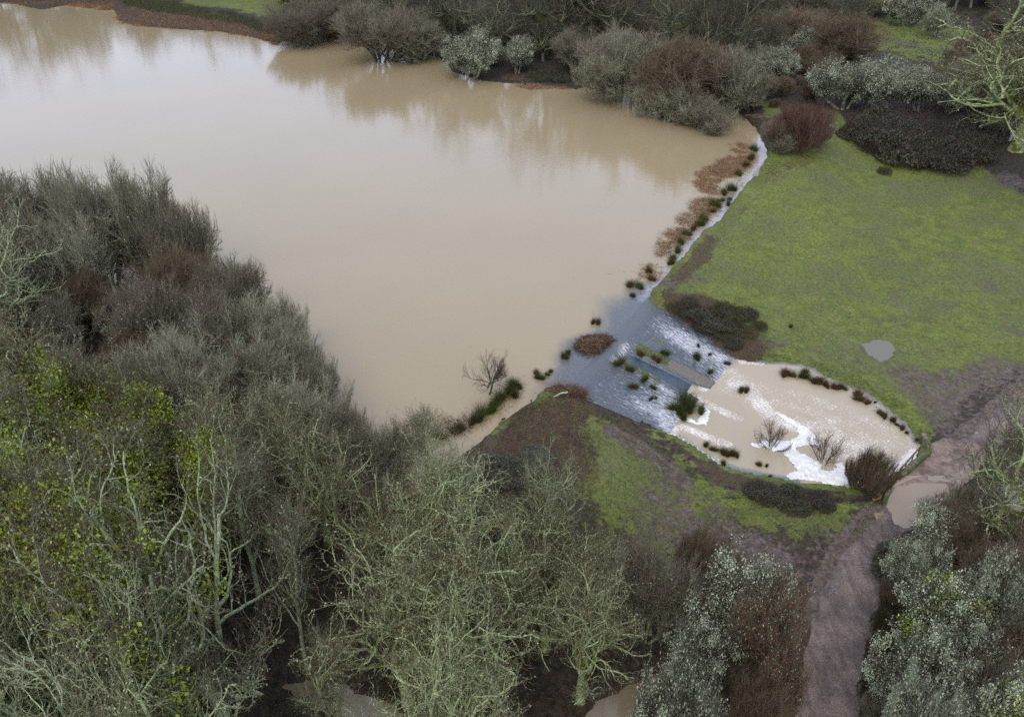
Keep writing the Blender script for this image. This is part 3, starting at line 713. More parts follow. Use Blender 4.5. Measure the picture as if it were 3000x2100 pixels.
def gen(seed, H, W, stems, lv, trunk_h=.3, trunk_r=.3, lean=.08, base_spread=.0, zc=.58, rz=.46, split=2, sang=(0, 10)):
    """returns trunk Geo, crown Geo and list of level arrays"""
    rng = np.random.RandomState(seed)
    c = np.array([0, 0, zc * H]); rad = np.array([W / 2, W / 2 * .96, rz * H])
    az = (np.arange(stems) + rng.rand(stems) * .7) * 2 * math.pi / stems
    sa = np.radians(sang[0] + (sang[1] - sang[0]) * rng.rand(stems))
    d0 = np.stack([np.cos(az) * np.sin(sa), np.sin(az) * np.sin(sa), np.cos(sa)], 1) + rng.randn(stems, 3) * .03
    st = np.stack([np.cos(az), np.sin(az), 0 * az], 1) * base_spread; st[:, 2] = -.25
    L = np.full(stems, trunk_h * H) * (.85 + .3 * rng.rand(stems))
    r0 = np.full(stems, trunk_r); P, R = poly_branches(st, d0, L, r0, r0 * .62, 8, lean, .02, rng)
    R[:, 0] *= 1.35
    trunk, crown = Geo(), Geo(); levels = [(P, R)]
    trunk.add(*tubes(P, R, 9))
    for li, q in enumerate(lv):
        n, t0, t1, ln, a0, a1, rr, seg, wan, up, sides = q
        pos, dr, t, r = children(P, R, n, t0, t1, (a0, a1), rng)
        L = ln * H * (1.15 - .55 * t) * (.6 + .75 * rng.rand(len(t)))
        ra = np.minimum(r * rr * (.75 + .4 * rng.rand(len(t))), r * .95)
        ra = np.maximum(ra, (.009 if li + 1 >= len(lv) else .017 if li + 1 >= len(lv) - 1 else .028) * (1.0 if H > 6 else .55))
        # every parent's first child carries on from its tip
        P2, R2 = poly_branches(pos, dr, L, ra, np.maximum(ra * .35, .0035), seg, wan, up, rng)
        P2 = clampc(P2, c, rad)
        V, F, A = tubes(P2, R2, sides)
        (trunk if li + 1 < split else crown).add(V, F, A)
        P, R = P2, R2; levels.append((P, R))
    return trunk, crown, levels, rng

def along(levels, which, n, rng, spread):
    P, R = levels[which]
    i = rng.randint(len(P), size=n); f = rng.rand(n) * (P.shape[1] - 1.001); k = f.astype(int); fr = (f - k)[:, None]
    return P[i, k] * (1 - fr) + P[i, k + 1] * fr + rng.randn(n, 3) * spread

PROTO = {}
def proto(key, H, W, parts):
    """keep the size the plant really grew to, so that it can be scaled to the size wanted"""
    me = parts[1][1]; co = np.empty(len(me.vertices) * 3, np.float32); me.vertices.foreach_get('co', co); co = co.reshape(-1, 3)
    PROTO[key] = dict(H=float(np.percentile(co[:, 2], 99.7)), W=float(2 * np.percentile(np.hypot(co[:, 0], co[:, 1]), 96)), parts=parts)

OAKLV = [  # n t0 t1 len a0 a1 rr seg wander up sides
    (8, .35, 1.0, .54, 22, 62, .80, 12, .19, .05, 7),
    (7, .22, 1.0, .32, 28, 66, .72, 10, .27, .05, 5),
    (6, .15, 1.0, .165, 28, 68, .66, 7, .31, .04, 4),
    (4, .10, 1.0, .085, 28, 68, .64, 5, .31, .02, 3),
    (2, .10, 1.0, .042, 25, 60, .75, 3, .26, .02, 3)]
for i in range(4):
    W = (15, 13, 17, 12)[i]
    tr, cr, lv, rng = gen(11 + i, 14, W, 1, OAKLV, .34, .38, .07, zc=.60, rz=.43)
    parts = [('trunk', tr.mesh('trunk'), B_OAK), ('crown', cr.mesh('crown'), B_OAK)]
    g = Geo(); p = np.concatenate([along(lv, 3, 2500, rng, .025), along(lv, 2, 1400, rng, .06), along(lv, 4, 1500, rng, .02)]); g.add(*leaves(p, .025 + .04 * rng.rand(len(p)), rng))
    parts.append(('lichen', g.mesh('lichen', smooth=False), L_TUFTG))
    if i in (1, 3):
        g = Geo(); n = 16000
        base = np.concatenate([along(lv, 0, n // 4, rng, 0), along(lv, 1, n // 3, rng, 0), along(lv, 2, n // 4, rng, 0)])
        cl = rng.randn(260, 3) * .45; base = base[np.argsort(base[:, 2])][:int(n * .88)]
        ctr = base[rng.randint(len(base), size=300)] + rng.randn(300, 3) * .7
        p = ctr[rng.randint(300, size=30000)] + rng.randn(30000, 3) * .42
        g.add(*leaves(p, .06 + .07 * rng.rand(len(p)), rng))
        ivy = ('ivy', g.mesh('ivy', smooth=False), L_IVY)
        proto('oak_ivy%d' % (i // 2), 14, W, parts + [ivy])
    proto('oak%d' % i, 14, W, parts)
    if i < 3:
        pp = [(a, b.copy(), B_OAKD) for a, b, _ in parts[:2]]
        for _, me, _ in pp: me.materials.clear()
        proto('darkoak%d' % i, 14, W, pp)
    if i in (0, 2):
        pp = [(a, b.copy(), B_OAKP) for a, b, _ in parts[:2]]
        for _, me, _ in pp: me.materials.clear()
        proto('paleoak%d' % (i // 2), 14, W, pp + [parts[2]])
# slender upright trees
ASHLV = [(13, .25, 1.0, .30, 20, 45, .56, 8, .11, .09, 5), (7, .15, 1.0, .18, 25, 50, .56, 6, .15, .06, 4), (6, .1, 1.0, .095, 25, 50, .56, 4, .17, .05, 3), (5, .1, 1.0, .05, 25, 50, .7, 3, .18, .04, 3)]
for i in range(2):
    tr, cr, lv, rng = gen(31 + i, 13, 7.5, 1, ASHLV, .85, .17, .04, zc=.60, rz=.45, split=1)
    g = Geo(); p = along(lv, 2, 3000, rng, .02); g.add(*leaves(p, .03 + .03 * rng.rand(len(p)), rng))
    proto('ash%d' % i, 13, 7.5, [('trunk', tr.mesh('trunk'), B_OAKP if i else B_OAK), ('crown', cr.mesh('crown'), B_OAKP if i else B_OAK), ('lichen', g.mesh('lichen', smooth=False), L_TUFTG)])
    g = Geo(); ctr = along(lv, 0, 230, rng, .75); ctr = ctr[ctr[:, 2] < 11]; p = ctr[rng.randint(len(ctr), size=22000)] + rng.randn(22000, 3) * .36
    g.add(*leaves(p, .06 + .07 * rng.rand(len(p)), rng))
    proto('ash_ivy%d' % i, 13, 7.5, PROTO['ash%d' % i]['parts'] + [('ivy', g.mesh('ivy', smooth=False), L_IVY)])
# domed willows
SALLV = [(7, .25, 1.0, .42, 18, 48, .64, 8, .13, .06, 5), (8, .12, 1.0, .23, 20, 50, .56, 6, .15, .07, 4), (7, .1, 1.0, .125, 20, 48, .55, 4, .16, .07, 3), (5, .1, 1.0, .075, 18, 45, .7, 3, .16, .06, 3)]
for i, bk in enumerate((B_GREY, B_GREY, B_BROWN, B_DARK)):
    tr, cr, lv, rng = gen(51 + i, 7, 8, 7, SALLV, .42, .11, .10, .25, .50, .50, 1, (12, 48))
    parts = [('trunk', tr.mesh('trunk'), bk), ('crown', cr.mesh('crown'), bk)]
    if i in (0, 1):
        g = Geo(); p = along(lv, 3, 3000, rng, .03); g.add(*leaves(p, .025 + .03 * rng.rand(len(p)), rng)); parts.append(('lichen', g.mesh('lichen', smooth=False), L_TUFTG))
    proto('sallow%d' % i, 7, 8, parts)
# lichened thorns
THLV = [(8, .25, 1.0, .40, 25, 65, .55, 7, .24, .03, 5), (9, .15, 1.0, .22, 30, 70, .5, 5, .26, .03, 4), (8, .1, 1.0, .11, 30, 70, .5, 4, .26, .03, 3), (6, .1, 1.0, .06, 30, 70, .6, 2, .25, .02, 3)]
for i in range(3):
    tr, cr, lv, rng = gen(71 + i, 5, 5, 3, THLV, .40, .11, .12, .12, .55, .45, 1, (10, 40))
    g = Geo()
    P3 = along(lv, 2, 110, rng, .05); wgt = P3[:, 2] + rng.randn(len(P3)) * .5; P3 = P3[wgt > np.percentile(wgt, 25)]
    p = np.concatenate([P3[rng.randint(len(P3), size=9000)] + rng.randn(9000, 3) * .12, along(lv, 3, 9000, rng, .02), along(lv, 2, 1800, rng, .03)])
    g.add(*leaves(p, .018 + .032 * rng.rand(len(p)), rng))
    proto('thorn%d' % i, 5, 5, [('trunk', tr.mesh('trunk'), B_THORN), ('crown', cr.mesh('crown'), B_THORN), ('lichen', g.mesh('lichen', smooth=False), L_TUFT)])
    if i == 2:
        g2 = Geo(); p = along(lv, 4, 1500, rng, .04); g2.add(*leaves(p, .03, rng, aspect=1))
        tc = [(a, b.copy(), B_BROWN) for a, b, _ in PROTO['thorn2']['parts'][:2]]
        for _, me, _ in tc: me.materials.clear()
        g3 = Geo(); p = along(lv, 3, 2200, rng, .03); g3.add(*leaves(p, .02 + .03 * rng.rand(len(p)), rng))
        proto('berrythorn0', 5, 5, tc + [('berries', g2.mesh('berries', smooth=False), L_RED), ('lichen', g3.mesh('lichen', smooth=False), L_TUFT)])
    if i == 1:
        g2 = Geo(); ctr = along(lv, 1, 60, rng, .1); p = ctr[rng.randint(60, size=6000)] + rng.randn(6000, 3) * .22; g2.add(*leaves(p, .035 + .04 * rng.rand(len(p)), rng))
        proto('thorn_ivy0', 5, 5, PROTO['thorn1']['parts'] + [('ivy', g2.mesh('ivy', smooth=False), L_IVY)])
# upright whippy shrubs
SHLV = [(9, .15, 1.0, .45, 12, 35, .6, 6, .10, .06, 4), (8, .1, 1.0, .24, 14, 36, .6, 4, .12, .05, 3), (6, .1, 1.0, .12, 14, 36, .6, 3, .12, .04, 3)]
for key, bk, seed in (('redshrub0', B_RED, 91), ('brownshrub0', B_BROWN, 92), ('bareshrub0', B_SAP, 93), ('darkshrub0', B_DARK, 94)):
    few = key == 'bareshrub0'
    lvp = [(5, .2, 1.0, .42, 15, 42, .6, 6, .13, .05, 4), (5, .15, 1.0, .2, 18, 42, .6, 4, .15, .04, 3), (3, .1, 1.0, .1, 18, 40, .6, 3, .15, .03, 3)] if few else SHLV
    tr, cr, lv, rng = gen(seed, 3, 3.2, 9 if few else 16, lvp, .5, .028, .08, .12 if few else .3, .5, .52, 1, (8, 50))
    proto(key, 3, 3.2, [('stems', tr.mesh('stems'), bk), ('crown', cr.mesh('crown'), bk)])
# lone round-headed sapling
tr, cr, lv, rng = gen(97, 4, 3.2, 1, [(12, .45, 1.0, .50, 22, 75, .6, 7, .12, .04, 4), (9, .15, 1.0, .24, 22, 50, .55, 5, .13, .04, 3), (6, .1, 1.0, .11, 22, 45, .7, 3, .14, .03, 3)], .46, .085, .10, zc=.66, rz=.36)
proto('sapling0', 4, 3.2, [('trunk', tr.mesh('trunk'), B_SAP), ('crown', cr.mesh('crown'), B_SAP)])
# bramble mounds
def bramble(key, seed, mat, nleaf=9000, ncane=260, size=.05):
    rng = np.random.RandomState(seed); H, W = 1.6, 5.0
    az = rng.rand(nleaf) * 2 * math.pi; rr = np.sqrt(rng.rand(nleaf)) * W / 2 * (1 + .16 * vnoise(np.cos(az) * 1.6, np.sin(az) * 1.6, 1, seed + 5))
    lump = .62 + .40 * vnoise(np.cos(az) * rr, np.sin(az) * rr, .8, seed) + .22 * vnoise(np.cos(az) * rr, np.sin(az) * rr, 2.1, seed + 1)
    top = H * lump * np.sqrt(np.maximum(1 - (rr / (W / 2)) ** 2, .02)) ** .8
    p = np.stack([np.cos(az) * rr, np.sin(az) * rr, top * (1 - .45 * rng.rand(nleaf) ** 2) + .02], 1)
    g = Geo(); g.add(*leaves(p, size * (.6 + .8 * rng.rand(nleaf)), rng, .4))
    az = rng.rand(ncane) * 2 * math.pi; r0 = np.sqrt(rng.rand(ncane)) * W * .42
    st = np.stack([np.cos(az) * r0, np.sin(az) * r0, 0 * az], 1); dr = rng.randn(ncane, 3) * .6 + np.array([0, 0, 1.6])
    P, R = poly_branches(st, dr, 1.2 + 1.4 * rng.rand(ncane), np.full(ncane, .014), np.full(ncane, .006), 7, .22, -.22, rng)
    P[:, :, 2] = np.maximum(P[:, :, 2], 0)
    c = Geo(); V, F, A = tubes(P, R, 3); c.add(V, F, rng.rand(len(V)))
    proto(key, H, W, [('canes', c.mesh('canes'), L_CANE), ('leaves', g.mesh('leaves', smooth=False), mat)])
bramble('bramble0', 101, L_BRAM, 8000, 520, .075); bramble('bramble1', 102, L_BRAM, 6500, 700, .065); bramble('greenbramble0', 103, L_BRAMG, 7000, 200, .045)
bramble('holly0', 104, L_IVYD, 12000, 40, .05)

# ------------------------------------------------------------------ placing plants
ORD = ['first', 'second', 'third', 'fourth', 'fifth', 'sixth', 'seventh', 'eighth', 'ninth', 'tenth', 'eleventh', 'twelfth', 'thirteenth', 'fourteenth', 'fifteenth', 'sixteenth', 'seventeenth', 'eighteenth', 'nineteenth', 'twentieth']
def ordw(i):
    if i < 20: return ORD[i]
    if i + 1 > 100: return 'hundred-and-' + ordw(i - 100)
    if i + 1 == 100: return 'hundredth'
    t = ['', '', 'twenty', 'thirty', 'forty', 'fifty', 'sixty', 'seventy', 'eighty', 'ninety'][(i + 1) // 10]
    r = (i + 1) % 10
    return (t + '-' + ORD[r - 1]) if r else {'twenty': 'twentieth', 'thirty': 'thirtieth', 'forty': 'fortieth', 'fifty': 'fiftieth', 'sixty': 'sixtieth'}.get(t, t)
NAMES = dict(oak='bare_oak', darkoak='bare_oak', oak_ivy='ivy_clad_oak', paleoak='bare_oak', ash='bare_tree', ash_ivy='ivy_clad_tree', sallow='willow', thorn='thorn_tree', thorn_ivy='thorn_tree', berrythorn='thorn_tree',
             redshrub='shrub', brownshrub='shrub', bareshrub='shrub', darkshrub='shrub', sapling='young_tree', bramble='bramble_bush', greenbramble='bramble_bush', holly='holly_bush')
CATS = dict(bare_oak='tree', ivy_clad_oak='tree', bare_tree='tree', ivy_clad_tree='tree', willow='tree', thorn_tree='tree', shrub='shrub', young_tree='tree', bramble_bush='bush', holly_bush='bush')
PLACED = []
prng = random.Random(3)
def place(key, p, h, w, label, group=None, row=None, rot=None):
    pr = PROTO[key]; kind = NAMES[key.rstrip('0123456789')]
    root = bpy.data.objects.new(kind, None); root.empty_display_size = .3; COL.objects.link(root)
    root.location = p; root.rotation_euler = (0, 0, rot if rot is not None else prng.uniform(0, 6.28))
    root.scale = (w / pr['W'], w / pr['W'], h / pr['H'])
    tag(root, label, CATS[kind], group)
    for nm, me, mat in pr['parts']:
        link(nm, me, mat, root)
    PLACED.append((root, proj(p)[0], row))
    return root
def plant(key, u, vb, vt, wpx, label=None, group=None, row=None, rot=None, zmin=None):
    p = hit(u, vb)
    if zmin is not None: p = unproj(u, vb, zmin)
    y = p[1]; yd = (vt - 1050) / FPX
    h = CAM_H - y * (SN + yd * CS) / (CS - yd * SN) - p[2]
    h = max(h, .4)
    zc = proj(p + np.array([0, 0, h * .5]))[2]
    w = wpx * zc / FPX
    return place(key, p, h * 1.03, w, label, group, row, rot)

# --- flooded willows on the left shore
FW = 'flooded willows on the left shore'
for a in [('sallow3', 330, 850, 500, 300, 'dense dark upright willow in the water, topping the left shore clump'),
          ('sallow1', 205, 830, 520, 240, 'dark willow at the pond edge just left of the tall twiggy one'),
          ('sallow0', 470, 860, 522, 240, 'round-headed grey-green willow with a smooth domed top in the pond'),
          ('sallow0', 585, 880, 600, 210, 'smaller grey-green dome willow right of the round-headed one'),
          ('sallow2', 560, 960, 735, 260, 'olive-brown willow with fine upright stems standing in the flood'),
          ('sallow0', 690, 1000, 770, 230, 'brown-grey willow stepping out into the pond below the dome willows'),
          ('sallow1', 800, 1100, 870, 250, 'grey willow on the curving outer edge of the flooded clump'),
          ('sallow1', 880, 1190, 960, 260, 'dark-twigged willow at the outer edge of the flooded clump, above the shore bend'),
          ('sallow1', 945, 1270, 1060, 210, 'outermost grey willow of the flooded clump, nearest the open water'),
          ('sallow1', 660, 1130, 880, 330, 'broad lichen-grey willow in the middle of the flooded clump'),
          ('sallow0', 480, 1060, 830, 320, 'pale lichened willow behind the broad grey one, roots in mud'),
          ('sallow1', 780, 1260, 1010, 330, 'wide spreading grey willow over brown water, low in the clump'),
          ('sallow0', 560, 1260, 980, 330, 'grey-green willow between the ivy trees and the flooded clump'),
          ('sallow1', 880, 1370, 1130, 300, 'low grey willow hanging over the sheltered inlet'),
          ('sallow1', 1010, 1420, 1210, 240, 'loose grey willow above the inlet, right of the low one'),
          ('sallow0', 260, 905, 640, 240, 'dark upright willow filling the gap at the left shore'), ('sallow1', 130, 940, 640, 260, 'grey-green willow at the pond edge behind the spreading pale oak'),
          ('sallow2', 270, 960, 800, 160, 'short brown willow bush in the dark gap of the left wood'),
          ('sallow0', 60, 820, 535, 330, 'brown-tinged lichened willow at the left edge of the photo by the pond')]:
    plant(*a, group=FW)
plant('paleoak0', 20, 1010, 620, 420, 'spreading pale oak with long lichened limbs at the left edge', 'oaks of the left wood')
plant('oak2', 60, 1200, 830, 480, 'wide low oak with mossy limb and twisted bright branches at the left edge', 'oaks of the left wood')
plant('sallow1', -60, 900, 560, 260, 'grey willow cut by the left edge of the photo', FW)
# --- near wood, back row to front
NW = 'bare trees of the near wood'
near_list = [('ash_ivy0', 180, 1430, 1000, 260), ('ash_ivy1', 290, 1480, 1010, 270), ('ash_ivy1', 420, 1450, 1010, 240), ('ash_ivy0', 560, 1560, 1090, 260), ('ash0', 60, 1500, 1030, 260),
             ('oak3', 700, 1560, 1170, 330), ('ash_ivy1', 140, 1680, 1130, 330), ('ash_ivy0', 330, 1720, 1240, 340), ('oak_ivy0', 30, 1780, 1180, 500), ('oak_ivy1', 230, 1800, 1260, 460),
             ('ash_ivy1', 480, 1680, 1190, 300), ('oak1', 860, 1640, 1240, 380), ('ash1', 760, 1750, 1280, 300),
             ('oak_ivy1', 420, 1980, 1420, 560), 
             ('oak2', 1400, 1960, 1500, 600), ('oak3', 1200, 2060, 1580, 540), ('oak1', 1600, 1900, 1590, 440), ('paleoak0', 660, 2100, 1340, 700),
             ('oak_ivy1', 480, 2180, 1560, 560), ('oak0', 150, 2330, 1620, 660), ('paleoak0', 360, 2420, 1740, 600),
             ('oak3', 1700, 2050, 1700, 380), ('paleoak1', 60, 2560, 1820, 600)]
near_list += [('ash0', 1010, 2180, 1800, 240), ('oak2', 1290, 2420, 1840, 520), ('ash1', 900, 1960, 1480, 240), ('oak1', 1190, 1700, 1270, 420), ('oak3', 960, 1590, 1240, 340), ('oak3', 1340, 1740, 1380, 400), ('oak1', 1500, 1700, 1480, 340),
    ('ash_ivy1', 60, 1620, 1100, 330), ('oak_ivy1', 130, 1900, 1330, 460), ('ash_ivy1', 250, 1930, 1380, 300), ('ash_ivy0', 60, 1860, 1300, 300), ('ash_ivy0', 210, 1640, 1180, 300), ('ash_ivy1', 400, 1860, 1380, 320), ('oak_ivy0', 330, 2050, 1480, 460),
    ('ash_ivy0', 640, 1620, 1180, 260), ('ash0', 830, 1560, 1190, 240), ('oak3', 1700, 1800, 1600, 320), ('oak1', 60, 2200, 1560, 480), ('oak1', 1420, 1820, 1500, 380), ('ash1', 980, 1500, 1230, 200), ('oak2', 560, 2480, 1800, 600)]
for a in near_list:
    plant(*a, label=None, group=NW, row='near')
for a in [('ash1', 1260, 1420, 1215, 170, 'small twiggy bare tree leaning over the inlet beside the rushes'), ('sallow1', 1120, 1440, 1240, 220, 'loose bare willow with reddish buds at the inlet mouth'),
          ('paleoak1', 1300, 1560, 1260, 280, 'slim lichened tree on the bank left of the brash'), ('paleoak0', 1600, 1600, 1330, 220, 'small silvery bare tree standing in the brash on the bank')]:
    plant(*a, group='small trees by the inlet')
plant('sapling0', 1420, 1186, 1038, 135, 'small round-headed bare tree standing alone in the flooded pond edge')
# --- thorns and hedge in the foreground right
plant('thorn0', 2130, 1900, 1650, 300, 'pale mint lichened thorn with a bright domed top beside the muddy grass', 'lichened thorns')
plant('berrythorn0', 2215, 1990, 1715, 220, 'hawthorn with red berries and brown twigs on the left of the track')
plant('brownshrub0', 2060, 1690, 1590, 190, 'low brown bush of arching stems on the muddy grass edge')
plant('sallow1', 1900, 1870, 1620, 300, 'grey-green bush left of the pale mint thorn')
plant('thorn2', 1960, 2330, 1960, 260, 'silvery thorn at the bottom of the photo beside the brown stream', 'lichened thorns')
plant('sallow2', 2190, 2190, 1990, 230, 'dark brown shrub at the bottom left of the track')
plant('thorn1', 2020, 2010, 1800, 200, 'grey-green lichened thorn leaning over the stream', 'lichened thorns')
plant('berrythorn0', 2235, 2160, 1925, 140, 'small brown thorn at the track edge near the bottom of the photo')
for a in [('thorn0', 2700, 1650, 1500, 190, 'lichened thorn overhanging the track puddle'), ('thorn1', 2640, 1730, 1590, 140, 'small pale thorn on the track edge just below the puddle'),
          ('thorn_ivy0', 2690, 1930, 1680, 260, 'ivy-grown lichened thorn halfway down the right of the track'), ('thorn2', 2860, 1920, 1670, 260, 'silvery thorn with an arching bare limb behind the ivy-grown one'),
          ('thorn0', 2640, 2130, 1870, 270, 'big pale mint thorn leaning over the track at the lower right'), ('thorn1', 2740, 2060, 1830, 220, 'mint thorn behind the big pale one at the lower right'),
          ('thorn2', 2610, 2330, 2010, 230, 'pale thorn cut by the bottom edge beside the track'), ('thorn_ivy0', 2820, 2330, 2030, 280, 'ivy-topped thorn at the bottom right')]:
    plant(*a, group='thorns along the right of the track')
for a in [('brownshrub0', 2790, 1660, 1540, 200, 'brown twiggy shrub on the bank below the puddle'), ('sallow2', 2900, 1850, 1640, 280, 'tall brown bush in the right-hand thicket'), ('sallow2', 2960, 2080, 1820, 260, 'reddish brown bush near the lower right corner'),
          ('sallow2', 2850, 2180, 1940, 260, 'brown bush behind the bottom thorns'), ('darkshrub0', 2820, 1570, 1430, 170, 'dark leafless shrub beside the concrete crossing'), ('sallow3', 2990, 1720, 1560, 240, 'dark bush under the mossy oak'),
          ('brownshrub0', 3010, 1950, 1760, 240, 'rust-brown shrub at the right edge')]:
    plant(*a, group='bushes of the right-hand thicket')
for i, (u, v, w, k) in enumerate([(2618, 1700, 90, 'greenbramble0'), (2606, 1780, 90, 'brownshrub0'), (2590, 1860, 100, 'greenbramble0'), (2572, 1950, 100, 'brownshrub0'), (2566, 2040, 110, 'greenbramble0'), (2570, 2120, 120, 'darkshrub0')]):
    plant(k, u, v, v - 70, w, 'low %s on the %s verge of the track, %s going down the photo' % ('brambly bush' if 'bramble' in k else 'twiggy shrub', 'right' if i < 6 else 'left', ordw(i if i < 6 else i - 6)), 'bushes fringing the track')
plant('holly0', 2960, 1990, 1900, 280, 'dark evergreen bush at the right edge'); plant('holly0', 2990, 2150, 2020, 300, 'dark evergreen bush in the lower right corner')
plant('holly0', 2890, 1700, 1640, 180, 'small dark evergreen bush in the right-hand thicket')
plant('oak2', 3010, 1640, 1190, 520, 'mossy oak reaching pale twigs over the track bend')
plant('ash1', 2930, 2100, 1760, 130, 'thin pale bare sapling in the right-hand thicket')
# --- far bank, right to left
FB = 'far bank willows'
for a in [('sallow0', 1830, 310, 95, 290, 'pale lichened willow with arching crown over the far bank'), ('sallow2', 2010, 350, 110, 300, 'rust-brown willow at the far corner of the pond'),
          ('sallow0', 2130, 340, 140, 220, 'grey-brown willow behind the rust-brown one'), ('sallow1', 2060, 395, 290, 190, 'low grey willow drooping into the pond corner'), ('sallow1', 1950, 370, 230, 200, 'grey-green willow on leaning stems in the pond corner'),
          ('thorn0', 1385, 232, 85, 190, 'bright mint lichened thorn on the far shore'), ('thorn1', 1515, 215, 110, 100, 'smaller mint thorn right of the bright one on the far shore'),
          ('sallow3', 930, 140, 0, 260, 'dark willow with drooping crown beside the reed bed on the far shore'), ('sallow3', 1120, 195, 10, 280, 'dark many-stemmed willow standing in far shore water'),
          ('sallow0', 1240, 190, 60, 180, 'olive willow left of the bright mint thorn'), ('sallow3', 1010, 110, -20, 230, 'dark willow behind the flooded far shore'), ('sallow3', 1700, 215, 90, 200, 'brown willow above the brown reed bank')]:
    plant(*a, group=FB)
plant('redshrub0', 2330, 448, 305, 175, 'red-stemmed dense shrub at the end of the dam'); plant('darkshrub0', 2280, 445, 350, 120, 'dark lichened shrub against the red-stemmed one at the channel head')
plant('darkshrub0', 2390, 430, 345, 80, 'dark shrub beside the marker post')
for a in [('thorn0', 2470, 320, 165, 230, 'pale lichened thorn above the signboard'), ('thorn2', 2570, 320, 180, 210, 'pale thorn above the bramble mound, second from the signboard'), ('thorn1', 2690, 325, 205, 150, 'bright lichened thorn right of the bramble mound'),
          ('thorn2', 2250, 240, 140, 170, 'grey-green thorn above the pond corner'), ('thorn1', 2370, 190, 90, 170, 'lichened thorn below the brown willow ridge'), ('thorn1', 2745, 110, 15, 90, 'small pale thorn standing in the far green glade'),
          ('thorn0', 2655, 75, -20, 130, 'grey-green thorn at the top of the far glade'), ('thorn2', 2780, 330, 220, 130, 'lichened thorn under the big pale oak')]:
    plant(*a, group='thorns beyond the meadow')
plant('sallow2', 2440, 200, 40, 230, 'red-brown willow on the ridge beyond the meadow'); plant('sallow2', 2300, 150, 30, 240, 'brown willow on the ridge, left of the red-brown one')
plant('sallow3', 2820, 300, 190, 220, 'dark bush behind the big pale oak')
plant('oak2', 2975, 440, -80, 640, 'big pale lichened oak at the top right corner')
plant('oak0', 3060, 620, 100, 420, 'bare oak reaching in from the right edge by the meadow')
plant('darkoak1', 1480, 175, -70, 330, 'tall dark oak with a mossy trunk behind the far shore')
plant('darkoak2', 1730, 165, -90, 380, 'spreading mossy oak behind the pale lichened willow')
for i, (k, u, v, h, w, lab) in enumerate([('darkoak0', 1010, 88, 17, 15, 'dark spreading oak behind the drooping far shore willow'), ('darkoak1', 1170, 112, 18, 15, 'tall oak behind the many-stemmed far shore willow'), ('darkoak2', 1330, 140, 20, 18, 'wide dark oak behind the bright mint thorn'),
        ('darkoak0', 1600, 160, 21, 19, 'very tall oak with mossy limbs above the brown reed bank'), ('darkoak1', 1800, 185, 20, 17, 'tall oak standing directly behind the pale lichened willow'), ('darkoak1', 1930, 205, 19, 16, 'tall oak left of the rust-brown willow'), ('darkoak2', 2090, 235, 18, 16, 'broad oak behind the rust-brown willow'),
        ('darkoak0', 60, -35, 23, 20, 'very tall oak beyond the top left corner reeds'), ('darkoak1', 190, -45, 22, 18, 'tall oak beyond the far reed bed at the top left'), ('darkoak1', -60, -20, 22, 18, 'tall oak past the top left corner')]):
    place(k, hit(u, v), h * (1.12 if u < 1300 else 1.25), w * 1.1, lab, 'tall oaks above the far shore')
# --- brambles
BR = 'bramble mounds beyond the meadow'
for k, (u, vb, vt, w, lab) in enumerate([(2520, 400, 345, 130, 'dark bramble mound next to the signboard'), (2590, 440, 370, 180, 'broad purple-brown bramble mound, second from the signboard'), (2660, 465, 395, 190, 'bramble mound in the middle of the thicket bordering the meadow'),
                                   (2760, 480, 415, 190, 'green-tinged bramble mound bulging into the meadow'), (2590, 375, 320, 180, 'bramble mound under the pale thorns'), (2660, 400, 340, 200, 'dark bramble mound behind the middle one'), (2760, 420, 360, 200, 'bramble mound behind the green-tinged one'),
                                   (2840, 460, 400, 150, 'reddish bramble mound beneath the big pale oak'), (2860, 400, 340, 180, 'dark bramble mound at the foot of the big pale oak')]):
    plant(('bramble0', 'bramble1')[k % 2], u, vb, vt, w, lab, BR)
for k, (u, vb, vt, w, lab) in enumerate([(2230, 1450, 1425, 110, 'low dark bramble patch on the pool bank'), (2320, 1470, 1440, 130, 'largest low bramble patch on the pool bank'), (2400, 1475, 1450, 90, 'small bramble patch at the right of the pool bank'), (1560, 1350, 1336, 150, 'low bramble on the bank behind the brash'),
                                   (1470, 1385, 1366, 160, 'low bramble sprawling beside the inlet'), (2090, 945, 915, 130, 'bramble tangle on the spillway bank'), (2030, 925, 900, 90, 'small bramble tangle at the top of the spillway bank')]):
    plant(('bramble1', 'bramble0')[k % 2], u, vb, vt, w, lab, 'low brambles on the banks')
for i, (u, v, w, k) in enumerate([(1985, 905, 60, 'greenbramble0'), (2060, 958, 70, 'bramble1'), (2110, 985, 60, 'greenbramble0'), (2180, 975, 80, 'greenbramble0'), (2190, 925, 70, 'bramble1'), (2225, 960, 50, 'greenbramble0'), (2020, 890, 60, 'bramble1'), (2150, 1010, 60, 'bramble0')]):
    plant(k, u, v, v - 16, w, '%s ragged bramble on the spillway bank, %s from the left' % ('yellow-green' if k[0] == 'g' else 'dark', ordw([0, 2, 3, 5, 6, 7, 1, 4][i])), 'ragged brambles on the spillway bank')
plant('greenbramble0', 2130, 935, 895, 120, 'yellow-green bramble tangle on the spillway bank'); plant('greenbramble0', 2590, 508, 490, 45, 'small olive tussock alone in the meadow')

